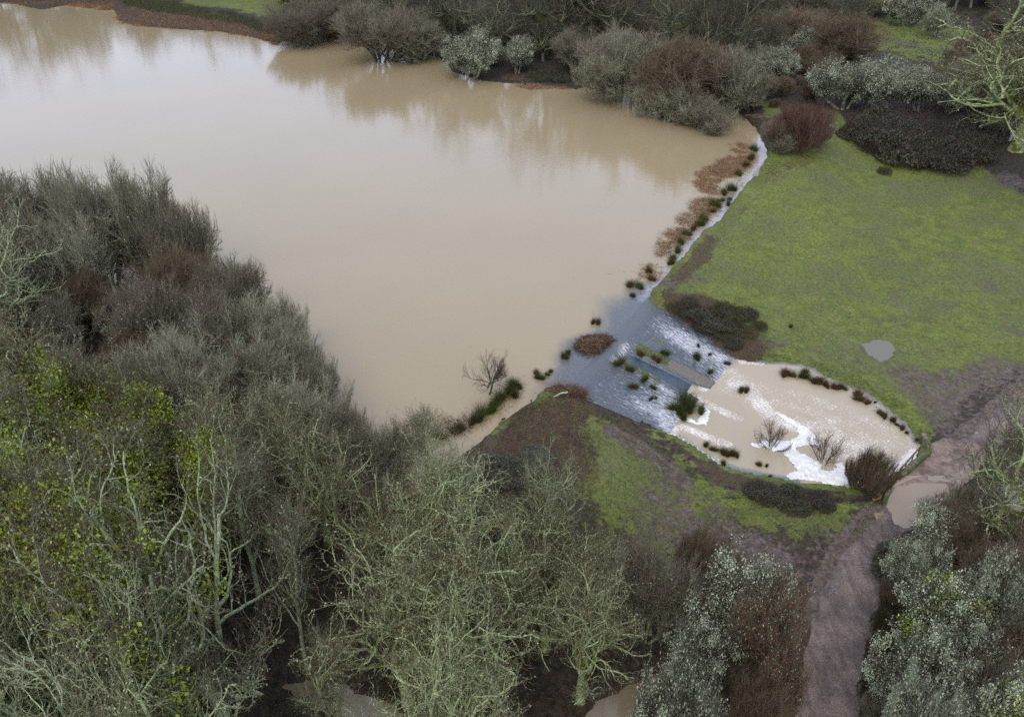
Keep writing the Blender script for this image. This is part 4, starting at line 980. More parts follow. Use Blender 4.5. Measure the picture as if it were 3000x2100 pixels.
# --- fill the woods
def fill(poly, z, spacing, keys, row, hr, seed, group, avoid=3.0, tries=4000):
    rng = random.Random(seed); pl = poly_px(poly, z); lo = pl.min(0); hi = pl.max(0)
    pts = [tuple(o.location[:2]) for o, _, _ in PLACED]; got = []
    C = np.array([[rng.uniform(lo[0], hi[0]), rng.uniform(lo[1], hi[1])] for _ in range(tries)])
    C = C[(sdist(C, pl) > 0) & (sdist(C, pond) < 0.3)]
    uu = np.array([proj((x, y, 1.0))[0] for x, y in C]); C = C[(uu > -120) & (uu < 3120)]
    inp = np.ones(len(C), bool)
    for pk, (pp, lv_) in puddles.items(): inp &= sdist(C, pp) < -1.0
    inpud = {(c_[0], c_[1]): bool(b_) for c_, b_ in zip(C, inp)}
    for x, y in C:
        if inpud[(x, y)] and all((x - a) ** 2 + (y - b) ** 2 > avoid ** 2 for a, b in pts) and all((x - a) ** 2 + (y - b) ** 2 > spacing ** 2 for a, b in got):
            got.append((x, y))
    H = height(np.array(got))
    for (x, y), z0 in zip(got, H):
        key = rng.choice(keys); pr = PROTO[key]; s = rng.uniform(*hr) * 1.05
        place(key, np.array([x, y, z0]), pr['H'] * s, pr['W'] * s * rng.uniform(.9, 1.15), None, group, row, rng.uniform(0, 6.28))
    return len(got)
FARW = [(820, 70), (1000, 60), (1150, 115), (1300, 150), (1400, 190), (1700, 190), (1950, 215), (2200, 235), (2450, 230), (2530, 60), (2900, 40), (2900, 130), (3300, 200), (3400, -15), (2300, -15), (1600, -15), (850, -15)]
fill(FARW, .8, 5.6, ['darkoak0', 'darkoak1', 'darkoak2', 'sallow3', 'sallow0', 'sallow2', 'sallow3', 'sallow1', 'sallow2', 'thorn1', 'sallow3'], 'farwood', (.8, 1.15), 21, 'trees of the far wood', 3.2)
fill([(1700, 190), (2450, 150), (2560, 230), (2480, 300), (2300, 300), (2240, 330), (2000, 250)], .8, 3.4, ['brownshrub0', 'darkshrub0', 'bramble0', 'sallow2', 'sallow3', 'redshrub0'], 'farscrub', (.55, .95), 27, 'scrub above the pond corner', 1.8)
fill([(-900, -20), (450, -25), (900, -20), (3600, -20), (3600, -75), (-1200, -75)], 1.5, 9.5, ['darkoak0', 'darkoak1', 'darkoak2', 'oak3', 'darkoak0'], 'backwood', (1.1, 1.45), 22, 'tall trees behind the far wood', 4)
fill([(2780, 200), (2880, 150), (3300, 250), (3300, 420), (2880, 400), (2800, 330)], .8, 4.5, ['sallow2', 'thorn1', 'sallow3', 'darkshrub0'], 'ridge', (.6, .9), 23, 'bushes behind the big pale oak', 2.5)
UND = [(-300, 1000), (200, 950), (420, 1200), (700, 1420), (1000, 1530), (1250, 1520), (1500, 1450), (1650, 1560), (1800, 1680), (1900, 1800), (1900, 2000), (1650, 2150), (1300, 2500), (-300, 2500)]
fill([(-200, 950), (200, 880), (420, 1010), (560, 1180), (700, 1330), (900, 1470), (700, 1560), (300, 1450), (-200, 1350)], .3, 5.2, ['sallow1', 'sallow0', 'sallow2', 'sallow3', 'thorn1'], 'shorefill', (.75, 1.05), 26, 'trees of the left shore wood', 2.6)
fill(UND, -.6, 5.0, ['brownshrub0', 'darkshrub0', 'bramble0', 'bramble1', 'redshrub0', 'greenbramble0', 'thorn2'], 'under', (.4, .75), 24, 'understorey of the near wood', 1.2)
fill([(2640, 1620), (2800, 1520), (3100, 1560), (3300, 2400), (2600, 2400), (2610, 1900)], -1.3, 3.2, ['brownshrub0', 'greenbramble0', 'bramble0', 'bramble1', 'sallow2'], 'rthick', (.5, .85), 25, 'understorey of the right-hand thicket', 1.2)

ROWS = dict(farscrub=('{k} in the scrub above the pond corner, {o} from the left', 0), midscrub=('low {k} between the ivy trees and the inlet, {o} from the left', 0), shorefill=('{k} of the left shore wood, {o} from the left', 0), near=('bare {k} of the near wood, {o} from the left', 0), farwood=('{k} of the far wood, {o} from the left', 0), backwood=('tall {k} behind the far wood, {o} from the left', 0),
            ridge=('{k} behind the big pale oak, {o} from the left', 0), under=('low {k} under the near wood, {o} from the left', 0), rthick=('low {k} in the right-hand thicket, {o} from the left', 0))
LOOK = dict(bare_oak='lichened oak', ivy_clad_oak='ivy-clad oak', bare_tree='slender tree', ivy_clad_tree='slender ivy-clad tree', willow='fine-twigged willow', thorn_tree='mint-grey thorn', shrub='leafless shrub', bramble_bush='bramble bush')
bykey = {}
for o, u, row in PLACED:
    if row: bykey.setdefault((row, o.name.split('.')[0]), []).append((u, o))
for (row, kind), lst in bykey.items():
    lst.sort(key=lambda e: e[0])
    for i, (u, o) in enumerate(lst):
        o['label'] = ROWS[row][0].format(k=LOOK[kind], o=ordw(i)) if len(lst) > 1 else ROWS[row][0].format(k=LOOK[kind], o='only').replace(', only from the left', '')

# ------------------------------------------------------------------ rushes, reeds, debris
def blades(g, base, L, lean, rng, r=.008, seg=4, droop=-.12, up=1.0):
    n = len(base); az = rng.rand(n) * 2 * math.pi
    dr = np.stack([np.cos(az) * lean, np.sin(az) * lean, np.full(n, up)], 1) if np.ndim(lean) == 0 else np.stack([np.cos(az) * lean, np.sin(az) * lean, np.full(n, up)], 1)
    P, R = poly_branches(base, dr, L, np.full(n, r), np.full(n, r * .3), seg, .06, droop, rng)
    V, F, A = tubes(P, R, 3); A = np.repeat(rng.rand(n), (seg + 1) * 3)
    g.add(V, F, A)
RUSH = []
for i in range(4):
    rng = np.random.RandomState(200 + i); g = Geo(); n = 700
    nc = 4 + i; cc = rng.randn(nc, 2) * np.array([.24, .15]); wc = .5 + rng.rand(nc); k = rng.randint(nc, size=n)
    b2 = cc[k] + rng.randn(n, 2) * .085
    blades(g, np.column_stack([b2, np.full(n, -.05)]), (.35 + .55 * rng.rand(n)) * wc[k], .12 + 1.0 * rng.rand(n) ** 1.5, rng, .010)
    RUSH.append((g.mesh('rush_clump'), L_RUSH if i < 2 else L_RUSHB))
for me, mt in RUSH: me.materials.append(mt)
rclumps = [  # u, v, width px, brown?, place
    ('on the dam edge', [(2206, 440, 26, 0), (2197, 470, 26, 0), (2188, 487, 22, 0), (2162, 512, 24, 0), (2122, 567, 26, 0), (2148, 560, 26, 0), (2140, 586, 16, 0), (2132, 602, 18, 0), (2108, 590, 18, 0), (2098, 608, 26, 0), (2085, 622, 20, 2), (2058, 645, 24, 0), (2046, 662, 26, 0), (2030, 675, 22, 2),
                         (2016, 690, 20, 0), (1996, 716, 22, 0), (1984, 740, 26, 0), (1973, 760, 26, 0), (1962, 775, 20, 0), (1902, 800, 24, 2), (1910, 822, 18, 2), (1875, 846, 26, 0), (1848, 838, 26, 2), (1853, 868, 18, 1)]),
    ('in the open pond near the spillway', [(1737, 948, 20, 2), (1752, 948, 20, 2), (1655, 1050, 26, 2), (1664, 1036, 20, 1), (1578, 1108, 28, 0), (1602, 1098, 14, 0), (1614, 1090, 16, 1), (1572, 1096, 22, 2)]),
    ('on the southern dam edge', [(1470, 1172, 44, 0), (1490, 1150, 44, 0), (1515, 1138, 40, 0), (1502, 1160, 40, 1), (1448, 1192, 34, 1), (1432, 1210, 40, 0), (1402, 1228, 44, 0), (1385, 1240, 40, 2), (1296, 1285, 34, 0), (1350, 1258, 40, 2), (1330, 1270, 36, 3)]),
    ('on the spillway', [(1808, 1068, 38, 0), (1842, 1084, 24, 0), (1892, 1112, 28, 0), (1860, 1136, 26, 0), (1911, 1136, 18, 0), (1906, 1170, 18, 0), (1922, 1167, 12, 2), (1975, 1200, 36, 1), (1990, 1212, 30, 0), (2010, 1200, 56, 0), (2024, 1190, 52, 0), (2000, 1222, 34, 1), (2055, 1206, 34, 0), (1945, 1036, 22, 0), (2040, 1050, 28, 1), (2046, 1015, 14, 1), (2080, 1040, 12, 1), (2127, 1066, 18, 0), (2083, 1092, 22, 0), (1930, 1060, 24, 2), (1915, 1050, 20, 2), (1880, 1040, 22, 3)]),
    ('in the pool', [(2172, 1146, 26, 1), (2186, 1148, 22, 2), (2295, 1096, 26, 3), (2310, 1100, 28, 2), (2325, 1103, 22, 2), (2350, 1106, 32, 0), (2358, 1096, 28, 2), (2384, 1118, 28, 2), (2398, 1120, 28, 3), (2420, 1132, 30, 2), (2440, 1138, 24, 3), (2458, 1138, 24, 2), (2472, 1140, 20, 2), (2514, 1158, 28, 2), (2520, 1170, 26, 3), (2542, 1182, 24, 2), (2563, 1180, 10, 1), (2580, 1214, 24, 2), (2592, 1220, 24, 0), (2614, 1234, 24, 2), (2628, 1246, 14, 2), (2640, 1254, 18, 3), (2656, 1270, 12, 2), (2686, 1290, 14, 2),
                     (2068, 1306, 24, 1), (2092, 1318, 24, 1), (2118, 1328, 28, 2), (2140, 1334, 30, 1), (2158, 1338, 22, 1), (2222, 1362, 22, 1), (2246, 1366, 12, 1), (2118, 1360, 20, 1), (2256, 1396, 14, 1), (2360, 1396, 10, 1), (2398, 1400, 8, 1)]),
    ('on the meadow', [(2316, 958, 20, 1)])]
for where, lst in rclumps:
    lst = sorted(lst)
    for i, (u, v, w, b) in enumerate(lst):
        p = hit(u, v)
        if 'pond' in where or 'dam' in where: p = unproj(u, v, 0.0)
        if 'pool' in where: p = unproj(u, v, ZP)
        if 'spillway' in where and 'near' not in where:
            z = -1.0
            for _ in range(6):
                p = unproj(u, v, z); s_, t_ = ramp_uv(p[None, :2]); z = float(-2 * np.clip(s_[0], 0, 1)) + .02
            p[2] = z
        zc = proj(p)[2]; s = w * zc / FPX / 1.15
        if where == 'on the dam edge': s *= 1.15
        o = link('rush_clump', RUSH[b][0]); o.location = p; o.scale = (s * prng.uniform(.85, 1.45), s * prng.uniform(.75, 1.1), s * prng.uniform(.75, 1.35)); o.rotation_euler = (0, 0, prng.uniform(0, 6.28))
        lab = ('small ' if w < 20 else 'large ' if w > 40 else '') + ('green' if b < 2 else 'brown') + ' rush clump %s, ' % where + (ordw(i) + ' from the left' if len(lst) > 1 else 'standing alone')
        tag(o, lab, 'rush clump', 'rush clumps')

def reedbed(pts, z, dens, label, lod=1.0, mat=L_REED, flat=1.0, hgt=.9):
    dens = dens * (1.35 if lod == 1.0 else 1.5)
    pl = poly_px(pts, z); lo = pl.min(0); hi = pl.max(0); rng = np.random.RandomState(int(abs(pts[0][0])) + 7)
    area = abs(np.sum(pl[:, 0] * np.roll(pl[:, 1], -1) - pl[:, 1] * np.roll(pl[:, 0], -1))) / 2
    n = int(area * dens * 3); P = lo + rng.rand(n, 2) * (hi - lo)
    d = sdist(P, pl) + .45 * lod ** 1.5 * vnoise(P[:, 0], P[:, 1], .9 / lod, 1) + .25 * lod; dens_n = vnoise(P[:, 0], P[:, 1], .8, 9) > -.55
    P = P[(d > 0) & dens_n][:int(area * dens)]
    n = len(P); g = Geo(); base = np.column_stack([P, np.full(n, z - .05)])
    blades(g, base, hgt * (.5 + .8 * rng.rand(n)), flat * (.6 + 1.8 * rng.rand(n)), rng, .016 * lod, 3, -.18, .8)
    o = link('reed_bed', g.mesh('reed_bed'), mat); tag(o, label, 'reed bed', 'reed beds')
    return o
reedbed([(2140, 425), (2180, 420), (2190, 445), (2170, 452), (2145, 440)], 0, 60, 'northernmost small patch of orange reeds beside the dam')
reedbed([(2100, 480), (2140, 458), (2195, 460), (2190, 490), (2170, 505), (2150, 520), (2120, 522), (2090, 505), (2060, 500)], 0, 75, 'big orange-brown reed bed along the dam, below the northernmost patch')
reedbed([(2050, 505), (2090, 500), (2120, 515), (2095, 540), (2110, 560), (2095, 572), (2062, 560), (2035, 540)], 0, 75, 'pointed reed bed jutting into the pond from the dam')
reedbed([(2030, 600), (2050, 580), (2090, 582), (2105, 600), (2085, 630), (2050, 628), (2025, 618)], 0, 75, 'rusty reed bed in the middle of the dam edge')
reedbed([(1980, 645), (2010, 625), (2060, 630), (2045, 660), (2010, 668), (1990, 660)], 0, 60, 'sparse reed bed below the rusty one')
reedbed([(1945, 690), (1975, 668), (2015, 670), (2010, 700), (1985, 720), (1960, 735), (1930, 755), (1925, 735)], 0, 75, 'orange reed bed near the lower dam edge')
reedbed([(1870, 800), (1905, 775), (1945, 790), (1930, 815), (1900, 830), (1880, 815)], 0, 40, 'thin straggling reed patch nearest the spillway')
reedbed([(1455, 1160), (1480, 1130), (1510, 1115), (1500, 1140), (1470, 1175)], 0, 50, 'reed fringe beside the big green rushes on the southern dam')
reedbed([(1130, 1290), (1200, 1240), (1330, 1225), (1400, 1230), (1370, 1260), (1280, 1300), (1200, 1320)], 0, 45, 'brown reed bed in the inlet behind the bare twigs', 1.0, L_RUSHB)
reedbed([(355, 50), (380, 25), (460, 40), (560, 45), (640, 60), (720, 80), (790, 100), (812, 128), (780, 118), (700, 100), (600, 88), (520, 84), (430, 76), (375, 72)], 0, 17, 'long rusty reed bed along the far shore', 2.0, L_REED, .8, 1.3)
reedbed([(20, 5), (80, -6), (200, -8), (330, 0), (345, 30), (300, 32), (200, 16), (110, 22)], 0, 15, 'rusty reed bed at the top left corner', 2.0, L_REED, .8, 1.3)
reedbed([(370, 5), (450, 5), (560, 20), (680, 45), (800, 75), (815, 110), (720, 78), (600, 56), (460, 36), (380, 22)], .1, 17, 'dark green rush belt behind the far reed bed', 2.0, L_RUSH, .4, 1.4)
reedbed([(1515, 250), (1560, 246), (1650, 258), (1690, 262), (1660, 264), (1560, 262)], 0, 40, 'low band of orange reeds on the far shore mud', 1.8, L_REED, 1.0, .8)
reedbed([(1555, 235), (1570, 205), (1660, 205), (1690, 235), (1660, 245)], .2, 30, 'dark red bramble and reed bank on the far shore', 1.8, L_BRAM, .5, 1.4)
reedbed([(1470, 225), (1530, 222), (1535, 240), (1470, 240)], .0, 30, 'small orange reed clump beside the bright mint thorn', 1.8, L_REED, .8, .9)
reedbed([(770, 108), (812, 104), (815, 132), (790, 128)], 0, 30, 'reed point touching the dark willow on the far shore', 2.0, L_REED, .8, 1.0)

reedbed([(2285, 1082), (2330, 1090), (2400, 1104), (2480, 1132), (2478, 1144), (2400, 1122), (2330, 1106), (2285, 1098)], ZP, 26, 'ragged brown sedge fringe joining the rushes on the north side of the pool', 1.0, L_RUSHB, 1.0, .6)
reedbed([(2505, 1152), (2545, 1175), (2600, 1212), (2650, 1258), (2690, 1296), (2680, 1298), (2640, 1262), (2590, 1224), (2535, 1186), (2505, 1164)], ZP, 26, 'ragged brown sedge fringe along the rim of the pool towards the headwall', 1.0, L_RUSHB, 1.0, .6)
reedbed([(2190, 495), (2205, 500), (2160, 570), (2110, 620), (2060, 665), (2000, 730), (1950, 790), (1935, 785), (1990, 715), (2050, 645), (2110, 590), (2160, 530)], 0, 34, 'thin brown and green sedge line between the reed beds and the dam channel', 1.0, L_RUSHB, .9, .7)
reedbed([(1345, 1262), (1400, 1225), (1470, 1180), (1520, 1140), (1530, 1150), (1480, 1195), (1410, 1240), (1355, 1275)], 0, 34, 'ragged green sedge band joining the rushes on the southern dam', 1.0, L_RUSH, .8, .8)
# debris heaps of sticks
def heap(u, v, wpx, hm, n, label, z=0.0, elong=.7, seed=1, L=1.2, rot=.4):
    rng = np.random.RandomState(seed); c = unproj(u, v, z); W = wpx * proj(c)[2] / FPX
    root = bpy.data.objects.new('debris_heap', None); COL.objects.link(root); root.location = c; root.rotation_euler = (0, 0, rot)
    tag(root, label, 'debris heap', 'heaps of flood debris')
    a = rng.rand(n) * 6.283; r = np.sqrt(rng.rand(n)); ir = 1 + .28 * vnoise(np.cos(a) * 1.5, np.sin(a) * 1.5, 1, seed); x = np.cos(a) * r * ir * W / 2; y = np.sin(a) * r * ir * W / 2 * elong
    zz = hm * np.sqrt(np.maximum(1 - r ** 2, 0)) * (.5 + .5 * rng.rand(n)) + .02
    dr = rng.randn(n, 3) * np.array([1, .7, .22]); dr = nrm(dr); ll = L * (.3 + 1.2 * rng.rand(n) ** 3)
    st = np.stack([x, y, zz], 1) - dr * ll[:, None] * .5
    P, R = poly_branches(st, dr, ll, .012 + .04 * rng.rand(n) ** 4, np.full(n, .006), 4, .12, 0, rng)
    g = Geo(); V, F, A = tubes(P, R, 4); g.add(V, F, np.repeat(rng.rand(n) ** 1.5, 20))
    link('sticks', g.mesh('sticks'), L_STICK, root)
    # earthy core so that nothing shows through
    gg = Geo(); na, nr = 28, 8
    A_, R_ = np.meshgrid(np.linspace(0, 2 * math.pi, na, endpoint=False), np.linspace(0, 1, nr))
    X = np.cos(A_) * R_ * W / 2 * .82; Y = np.sin(A_) * R_ * W / 2 * elong * .82; Z = hm * .6 * np.sqrt(np.maximum(1 - R_ ** 2, 0)) - .15 + .06 * vnoise(X, Y, 3)
    ii = np.arange(na * nr).reshape(nr, na); q = np.stack([ii[:-1], np.roll(ii[:-1], -1, 1), np.roll(ii[1:], -1, 1), ii[1:]], -1).reshape(-1, 4)
    gg.add(np.stack([X.ravel(), Y.ravel(), Z.ravel()], 1), q, rng.rand(na * nr) * .1); link('core', gg.mesh('core'), L_STICK, root)
    return root
heap(1740, 1012, 112, .75, 2600, 'dome of woven dead sticks on the spillway crest', 0, .68, 1, 1.0, .62)
heap(1668, 1152, 105, .55, 1300, 'heap of sticks and logs at the south end of the spillway', .15, .45, 2, 1.3, -.2)
# brash scattered over the southern bank and the spillway bank, uncountable
def scatter_sticks(pts, z, n, seed, name, label, lmin=.15, lmax=.9, mat=L_STICK, rad=.009):
    rng = np.random.RandomState(seed); pl = poly_px(pts, z); lo, hi = pl.min(0), pl.max(0)
    P = lo + rng.rand(n * 3, 2) * (hi - lo); P = P[sdist(P, pl) + .6 * vnoise(P[:, 0], P[:, 1], .5, 4) > 0][:n]; n = len(P)
    zz = height(P); dr = rng.randn(n, 3) * np.array([1, .8, .25]); dr[:, 2] = np.abs(dr[:, 2]); ll = lmin + (lmax - lmin) * rng.rand(n) ** 3
    Pp, R = poly_branches(np.column_stack([P, zz + .02]), dr, ll, rad * (.5 + rng.rand(n)), np.full(n, .004), 3, .15, -.03, rng)
    g = Geo(); V, F, A = tubes(Pp, R, 3); g.add(V, F, np.repeat(rng.rand(n) ** 1.4, 12))
    tag(link(name, g.mesh(name), mat), label, 'brash', kind='stuff')
scatter_sticks([(1600, 1165), (1720, 1150), (1750, 1200), (1720, 1260), (1750, 1360), (1720, 1420), (1560, 1440), (1400, 1400), (1440, 1300), (1530, 1225)], .5, 7000, 5, 'brash', 'dark brown brash strewn over the southern bank')
scatter_sticks([(1950, 890), (2060, 880), (2170, 900), (2250, 960), (2280, 1010), (2160, 1040), (2060, 990)], -.5, 2600, 6, 'brash', 'dead stems strewn over the spillway bank')
# leaf litter, low scrub stems on the wood floor
def ground_cover(pts, z, n, seed, name, label, mat, size=.05, hmax=.5, lift=.0):
    rng = np.random.RandomState(seed); pl = poly_px(pts, z); lo, hi = pl.min(0), pl.max(0)
    P = lo + rng.rand(n * 2, 2) * (hi - lo); P = P[(sdist(P, pl) + 1.0 * vnoise(P[:, 0], P[:, 1], .5, 4) > 0) & (sdist(P, pond) < -.1) & (sdist(P, pool) < -.1)]
    for k, (pp, lv) in puddles.items(): P = P[sdist(P, pp) < 0]
    k = vnoise(P[:, 0], P[:, 1], .6, seed) > -.25; P = P[k][:n]; n = len(P)
    hh = hmax * np.maximum(vnoise(P[:, 0], P[:, 1], .35, seed + 2) + .5, .12) * rng.rand(n)
    g = Geo(); g.add(*leaves(np.column_stack([P, height(P) + lift + hh]), size * (.5 + rng.rand(n)), rng, .2, .45))
    tag(link(name, g.mesh(name, smooth=False), mat), label, 'undergrowth', kind='stuff')
L_UND = leaf_mat('undergrowth_mat', (.030, .016, .014), (.10, .052, .040), (.035, .034, .014), .8)
L_GR = leaf_mat('grass_mat', (.09, .125, .02), (.22, .28, .05), (.13, .16, .03), .7)
ground_cover([(-400, 900), (200, 850), (420, 1000), (700, 1330), (1000, 1500), (1250, 1480), (1500, 1400), (1640, 1480), (1900, 1650), (2150, 1650), (2350, 1850), (2330, 2400), (-300, 2500)], -.6, 190000, 31, 'undergrowth', 'brown undergrowth on the floor of the near wood', L_UND, .055, .55)
ground_cover([(2620, 1600), (2800, 1500), (3100, 1480), (3300, 2400), (2560, 2400), (2580, 1900)], -1.3, 50000, 32, 'undergrowth', 'brown undergrowth under the right-hand thicket', L_UND, .05, .5)
ground_cover([(820, 60), (1300, 120), (1700, 190), (2250, 260), (2300, 360), (2420, 330), (2600, 330), (2900, 400), (3200, 400), (3200, -40), (820, -40)], .8, 110000, 33, 'undergrowth', 'brown undergrowth of the far wood', L_UND, .13, .8)
ground_cover(SOUTH, -.6, 26000, 34, 'grass', 'short rough grass on the southern bank', L_GR, .05, .06)
rngp = [(2100, 1040), (2300, 1050), (2400, 1070), (2540, 1130), (2640, 1200), (2720, 1290), (2700, 1330), (2560, 1160), (2350, 1085), (2150, 1058)]
ground_cover(rngp, -1.8, 9000, 35, 'grass', 'rank grass fringe on the north side of the pool', L_GR, .07, .25)
ground_cover([(2250, 470), (2180, 570), (2050, 710), (1950, 830), (1910, 890), (1960, 880), (2060, 760), (2200, 600), (2300, 490)], .4, 12000, 36, 'grass', 'weedy grass fringe on the dam edge', L_GR, .06, .2)
# bare shrubs standing in the pool
plant('bareshrub0', 2258, 1312, 1245, 110, 'bare twiggy shrub standing in foam, left of the pool shrubs', zmin=ZP)
plant('bareshrub0', 2412, 1352, 1275, 120, 'bare shrub in the middle of the foam raft', zmin=ZP)
plant('brownshrub0', 2545, 1445, 1335, 120, 'dense brown shrub beside the mossy headwall', zmin=ZP); plant('brownshrub0', 2505, 1425, 1325, 80, 'loose brown shrub left of the dense headwall shrub', zmin=ZP)
tag(bpy.context.scene.objects[0]) if False else None

rng = np.random.RandomState(77); n = 420
C = np.array([unproj(u, v, 0)[:2] for u, v in zip(rng.uniform(60, 2200, 9000), rng.uniform(60, 1400, 9000))]); dd = sdist(C, pond)
C = C[(dd > .3) & (rng.rand(len(dd)) < np.exp(-dd / 3.0) * .9 + .004)][:n]; n = len(C)
dr = rng.randn(n, 3) * np.array([1, 1, .02]); Pt, Rt = poly_branches(np.column_stack([C, np.full(n, .004)]), dr, .12 + .5 * rng.rand(n) ** 3, np.full(n, .012), np.full(n, .006), 3, .2, 0, rng)
Pt[:, :, 2] = np.clip(Pt[:, :, 2], 0, .03); g = Geo(); V, F, A = tubes(Pt, Rt, 3); g.add(V, F, np.repeat(rng.rand(n), 12))
tag(link('flotsam', g.mesh('flotsam'), L_STICK), 'small twigs and scraps drifting on the flooded pond', 'flotsam', kind='stuff')
# ------------------------------------------------------------------ headwall, railing, posts, sign, birds
m = MT('stone_mat'); oc = m.obj(); nA = m.noise(2.2, 6, .7, oc)
c = m.mix(m.ramp(nA, .4, .6), (.13, .11, .08), (.30, .26, .19)); nz = m.n('SeparateXYZ'); m.s(nz, 0, m.geo().outputs['Normal'])
c = m.mix(m.ramp(m.noise(1.4, 6, .75, oc), .44, .54), c, (.075, .11, .015)); m.col(c); m.rough(.9); m.bump(m.math('ADD', nA, m.noise(14, 3, .6, oc)), .05, .8); M_STONE = m.m
m = MT('rust_mat'); m.col(m.mix(m.ramp(m.noise(8, 4, .6, m.obj()), .4, .6), (.09, .04, .03), (.20, .11, .08))); m.rough(.8); M_RUST = m.m
m = MT('board_mat'); oc = m.obj(); m.col(m.mix(m.ramp(m.noise(6, 3, .5, oc), .4, .6), (.62, .64, .74), (.74, .76, .86))); m.rough(.5); M_BOARD = m.m
m = MT('post_mat'); m.col(m.mix(m.ramp(m.noise(9, 4, .6, m.obj()), .4, .6), (.05, .03, .02), (.11, .07, .045))); m.rough(.85); M_POST = m.m
m = MT('cap_mat'); m.col((.02, .30, .42)); m.rough(.5); M_CAP = m.m
m = MT('coot_mat'); m.col(m.mix(m.ramp(m.noise(12, 3, .5, m.obj()), .4, .6), (.012, .013, .018), (.03, .032, .042))); m.rough(.6); M_COOT = m.m
m = MT('bill_mat'); m.col((.75, .72, .66)); m.rough(.5); M_BILL = m.m

def wall(pts, z0, z1, th, parent, name, mat):
    P = [unproj(u, v, z1)[:2] for u, v in pts]; V = []; F = []
    P2 = []
    for a_, b_ in zip(P[:-1], P[1:]):
        n = max(2, int(np.linalg.norm(b_ - a_) / .3)); P2 += [a_ + (b_ - a_) * i / n for i in range(n)]
    P2.append(P[-1]); rng = np.random.RandomState(3)
    for i, p in enumerate(P2):
        t = (P2[min(i + 1, len(P2) - 1)] - P2[max(i - 1, 0)]); t = t / np.linalg.norm(t); nn = np.array([-t[1], t[0]]) * th / 2
        j = rng.randn(4) * .012
        for s_, zz in ((1, z0), (1.04, z1 - .06 + j[0]), (.85, z1 + j[1]), (-.85, z1 + j[2]), (-1.04, z1 - .06 + j[3]), (-1, z0)):
            V.append((*(p + nn * s_), zz))
    k = 6
    for i in range(len(P2) - 1):
        for j in range(k - 1): F.append((i * k + j, i * k + j + 1, (i + 1) * k + j + 1, (i + 1) * k + j))
    e = (len(P2) - 1) * k; F4 = np.array(F)
    caps = np.array([(0, 5, 4, 1), (1, 4, 3, 2), (e, e + 1, e + 4, e + 5), (e + 1, e + 2, e + 3, e + 4)])
    return link(name, mk_mesh(name, np.array(V), [F4, caps], None, False), mat, parent)
hw_ = bpy.data.objects.new('headwall', None); COL.objects.link(hw_); tag(hw_, 'mossy stone headwall of the culvert between pool and track', 'wall')
wall([(2706, 1268), (2722, 1300)], -2.6, -1.15, .35, hw_, 'wing_wall', M_STONE)
wall([(2724, 1303), (2722, 1318), (2640, 1386), (2632, 1384)], -2.6, -1.1, .42, hw_, 'parapet', M_STONE)
wall([(2632, 1387), (2615, 1398), (2592, 1470)], -2.6, -1.25, .34, hw_, 'low_wall', M_STONE)
rl = bpy.data.objects.new('railing', None); COL.objects.link(rl); tag(rl, 'rusty two-bar railing along the mossy headwall over the pool', 'railing')
A0 = unproj(2712, 1306, -.75); A1 = unproj(2650, 1376, -.75)
off = np.array([-.28, .12, 0])
for z in (-.75, -1.0):
    P = np.stack([A0 + (A1 - A0) * t + off for t in np.linspace(0, 1, 5)])[None]; P[:, :, 2] = z
    g = Geo(); g.add(*tubes(P, np.full((1, 5), .035), 6)); link('rail', g.mesh('rail'), M_RUST, rl)
for t in (.03, .35, .67, .97):
    b0 = A0 + (A1 - A0) * t + off; P = np.array([[[b0[0], b0[1], -1.9], [b0[0], b0[1], -1.3], [b0[0], b0[1], -.72]]])
    g = Geo(); g.add(*tubes(P, np.full((1, 3), .04), 6)); link('post', g.mesh('post'), M_RUST, rl)

def box(c, sx, sy, sz, bev=.0):
    import bmesh
    bm = bmesh.new(); bmesh.ops.create_cube(bm, size=1); bmesh.ops.scale(bm, vec=(sx, sy, sz), verts=bm.verts)
    if bev: bmesh.ops.bevel(bm, geom=bm.edges[:], offset=bev, segments=2, affect='EDGES')
    bmesh.ops.translate(bm, vec=c, verts=bm.verts); me = bpy.data.meshes.new('box'); bm.to_mesh(me); bm.free(); return me
sg = bpy.data.objects.new('signboard', None); COL.objects.link(sg); p = hit(2432, 388); sg.location = p; sg.rotation_euler = (0, 0, .12)
tag(sg, 'pale lilac-white lectern signboard on the grass at the end of the dam', 'sign')
o = link('board', box((0, 0, 0), 1.0, .75, .04, .008), M_BOARD, sg); o.location = (0, -.05, .95); o.rotation_euler = (math.radians(32), 0, 0)
o = link('frame', box((0, 0, 0), 1.06, .81, .03, .008), M_POST, sg); o.location = (0, -.045, .915); o.rotation_euler = (math.radians(32), 0, 0)
for x in (-.38, .38): o = link('leg', box((x, 0, .4), .09, .09, 1.0, .01), M_POST, sg)
ps = bpy.data.objects.new('marker_post', None); COL.objects.link(ps); ps.location = hit(2402, 403); ps.rotation_euler = (0, math.radians(5), 0)
tag(ps, 'thin dark wooden post with a turquoise top beside the red-stemmed shrub', 'post')
link('shaft', box((0, 0, .6), .11, .11, 1.3, .015), M_POST, ps); link('cap', box((0, 0, 1.29), .125, .125, .12, .015), M_CAP, ps)
ps = bpy.data.objects.new('marker_post', None); COL.objects.link(ps); ps.location = hit(1556, 1182)
tag(ps, 'short dark stake at the water edge of the southern bank', 'post'); link('shaft', box((0, 0, .2), .06, .06, .5, .01), M_POST, ps); link('gauge', box((0, 0, .32), .13, .04, .12, .01), M_COOT, ps)

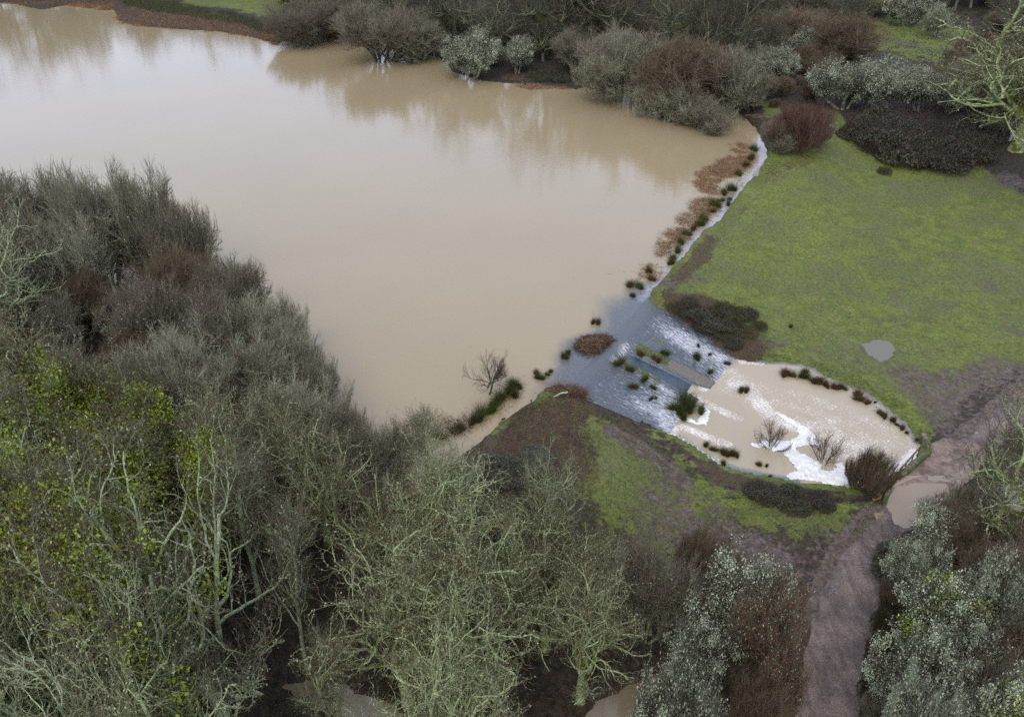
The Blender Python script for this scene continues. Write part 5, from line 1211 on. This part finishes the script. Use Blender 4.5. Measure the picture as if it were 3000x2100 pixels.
def blob(chain, radii, sub=2):
    """one skinned continuous body"""
    me = bpy.data.meshes.new('body'); me.from_pydata([tuple(c) for c in chain[0]], chain[1], []); me.update()
    o = bpy.data.objects.new('body', me); COL.objects.link(o)
    md = o.modifiers.new('skin', 'SKIN'); md.use_smooth_shade = True
    for i, r in enumerate(radii): me.skin_vertices[0].data[i].radius = r
    me.skin_vertices[0].data[0].use_root = True
    sb = o.modifiers.new('sub', 'SUBSURF'); sb.levels = sub; sb.render_levels = sub
    dg = bpy.context.evaluated_depsgraph_get(); em = bpy.data.meshes.new_from_object(o.evaluated_get(dg)); bpy.data.objects.remove(o); return em
em = blob(([(0, 0, .06), (.09, 0, .07), (.14, 0, .12), (.165, 0, .19), (.20, 0, .19), (-.10, 0, .07), (-.17, 0, .10)], [(0, 1), (1, 2), (2, 3), (3, 4), (0, 5), (5, 6)]), [(.085, .08), (.07, .065), (.035, .035), (.032, .034), (.02, .02), (.065, .055), (.02, .015)])
def coot(u, v, rz, label):
    r = bpy.data.objects.new('coot', None); COL.objects.link(r); r.location = unproj(u, v, 0.0); r.rotation_euler = (0, 0, rz); tag(r, label, 'bird', 'coots on the pond')
    link('body', em, M_COOT, r); o = link('bill', box((0, 0, 0), .055, .02, .022, .006), M_BILL, r); o.location = (.225, 0, .187)
coot(1474, 1229, .1, 'black coot swimming in the channel beside the southern bank')
# lichened log on the debris
rng = np.random.RandomState(9); a0 = unproj(1622, 1160, .75); a1 = unproj(1664, 1150, .85)
P = np.stack([a0 + (a1 - a0) * t + rng.randn(3) * .05 for t in np.linspace(0, 1, 7)])[None]
g = Geo(); g.add(*tubes(P, np.linspace(.05, .075, 7)[None], 7)); tag(link('log', g.mesh('log'), L_TUFT), 'pale green lichened branch lying on the southern debris heap', 'log')
# pale straw log piles on the far bank beside the red shrub
rng = np.random.RandomState(10); g = Geo(); c0 = hit(2235, 345); n = 60
st = c0 + rng.randn(n, 3) * np.array([1.6, 1.2, .12]); dr = rng.randn(n, 3) * np.array([1, .5, .08])
P, R = poly_branches(st, dr, 1 + rng.rand(n), np.full(n, .05), np.full(n, .02), 3, .1, 0, rng); V, F, A = tubes(P, R, 4); g.add(V, F, .8 + 0 * A); tag(link('log_pile', g.mesh('log_pile'), L_STICK), 'heap of pale cut branches at the far pond corner', 'log pile')
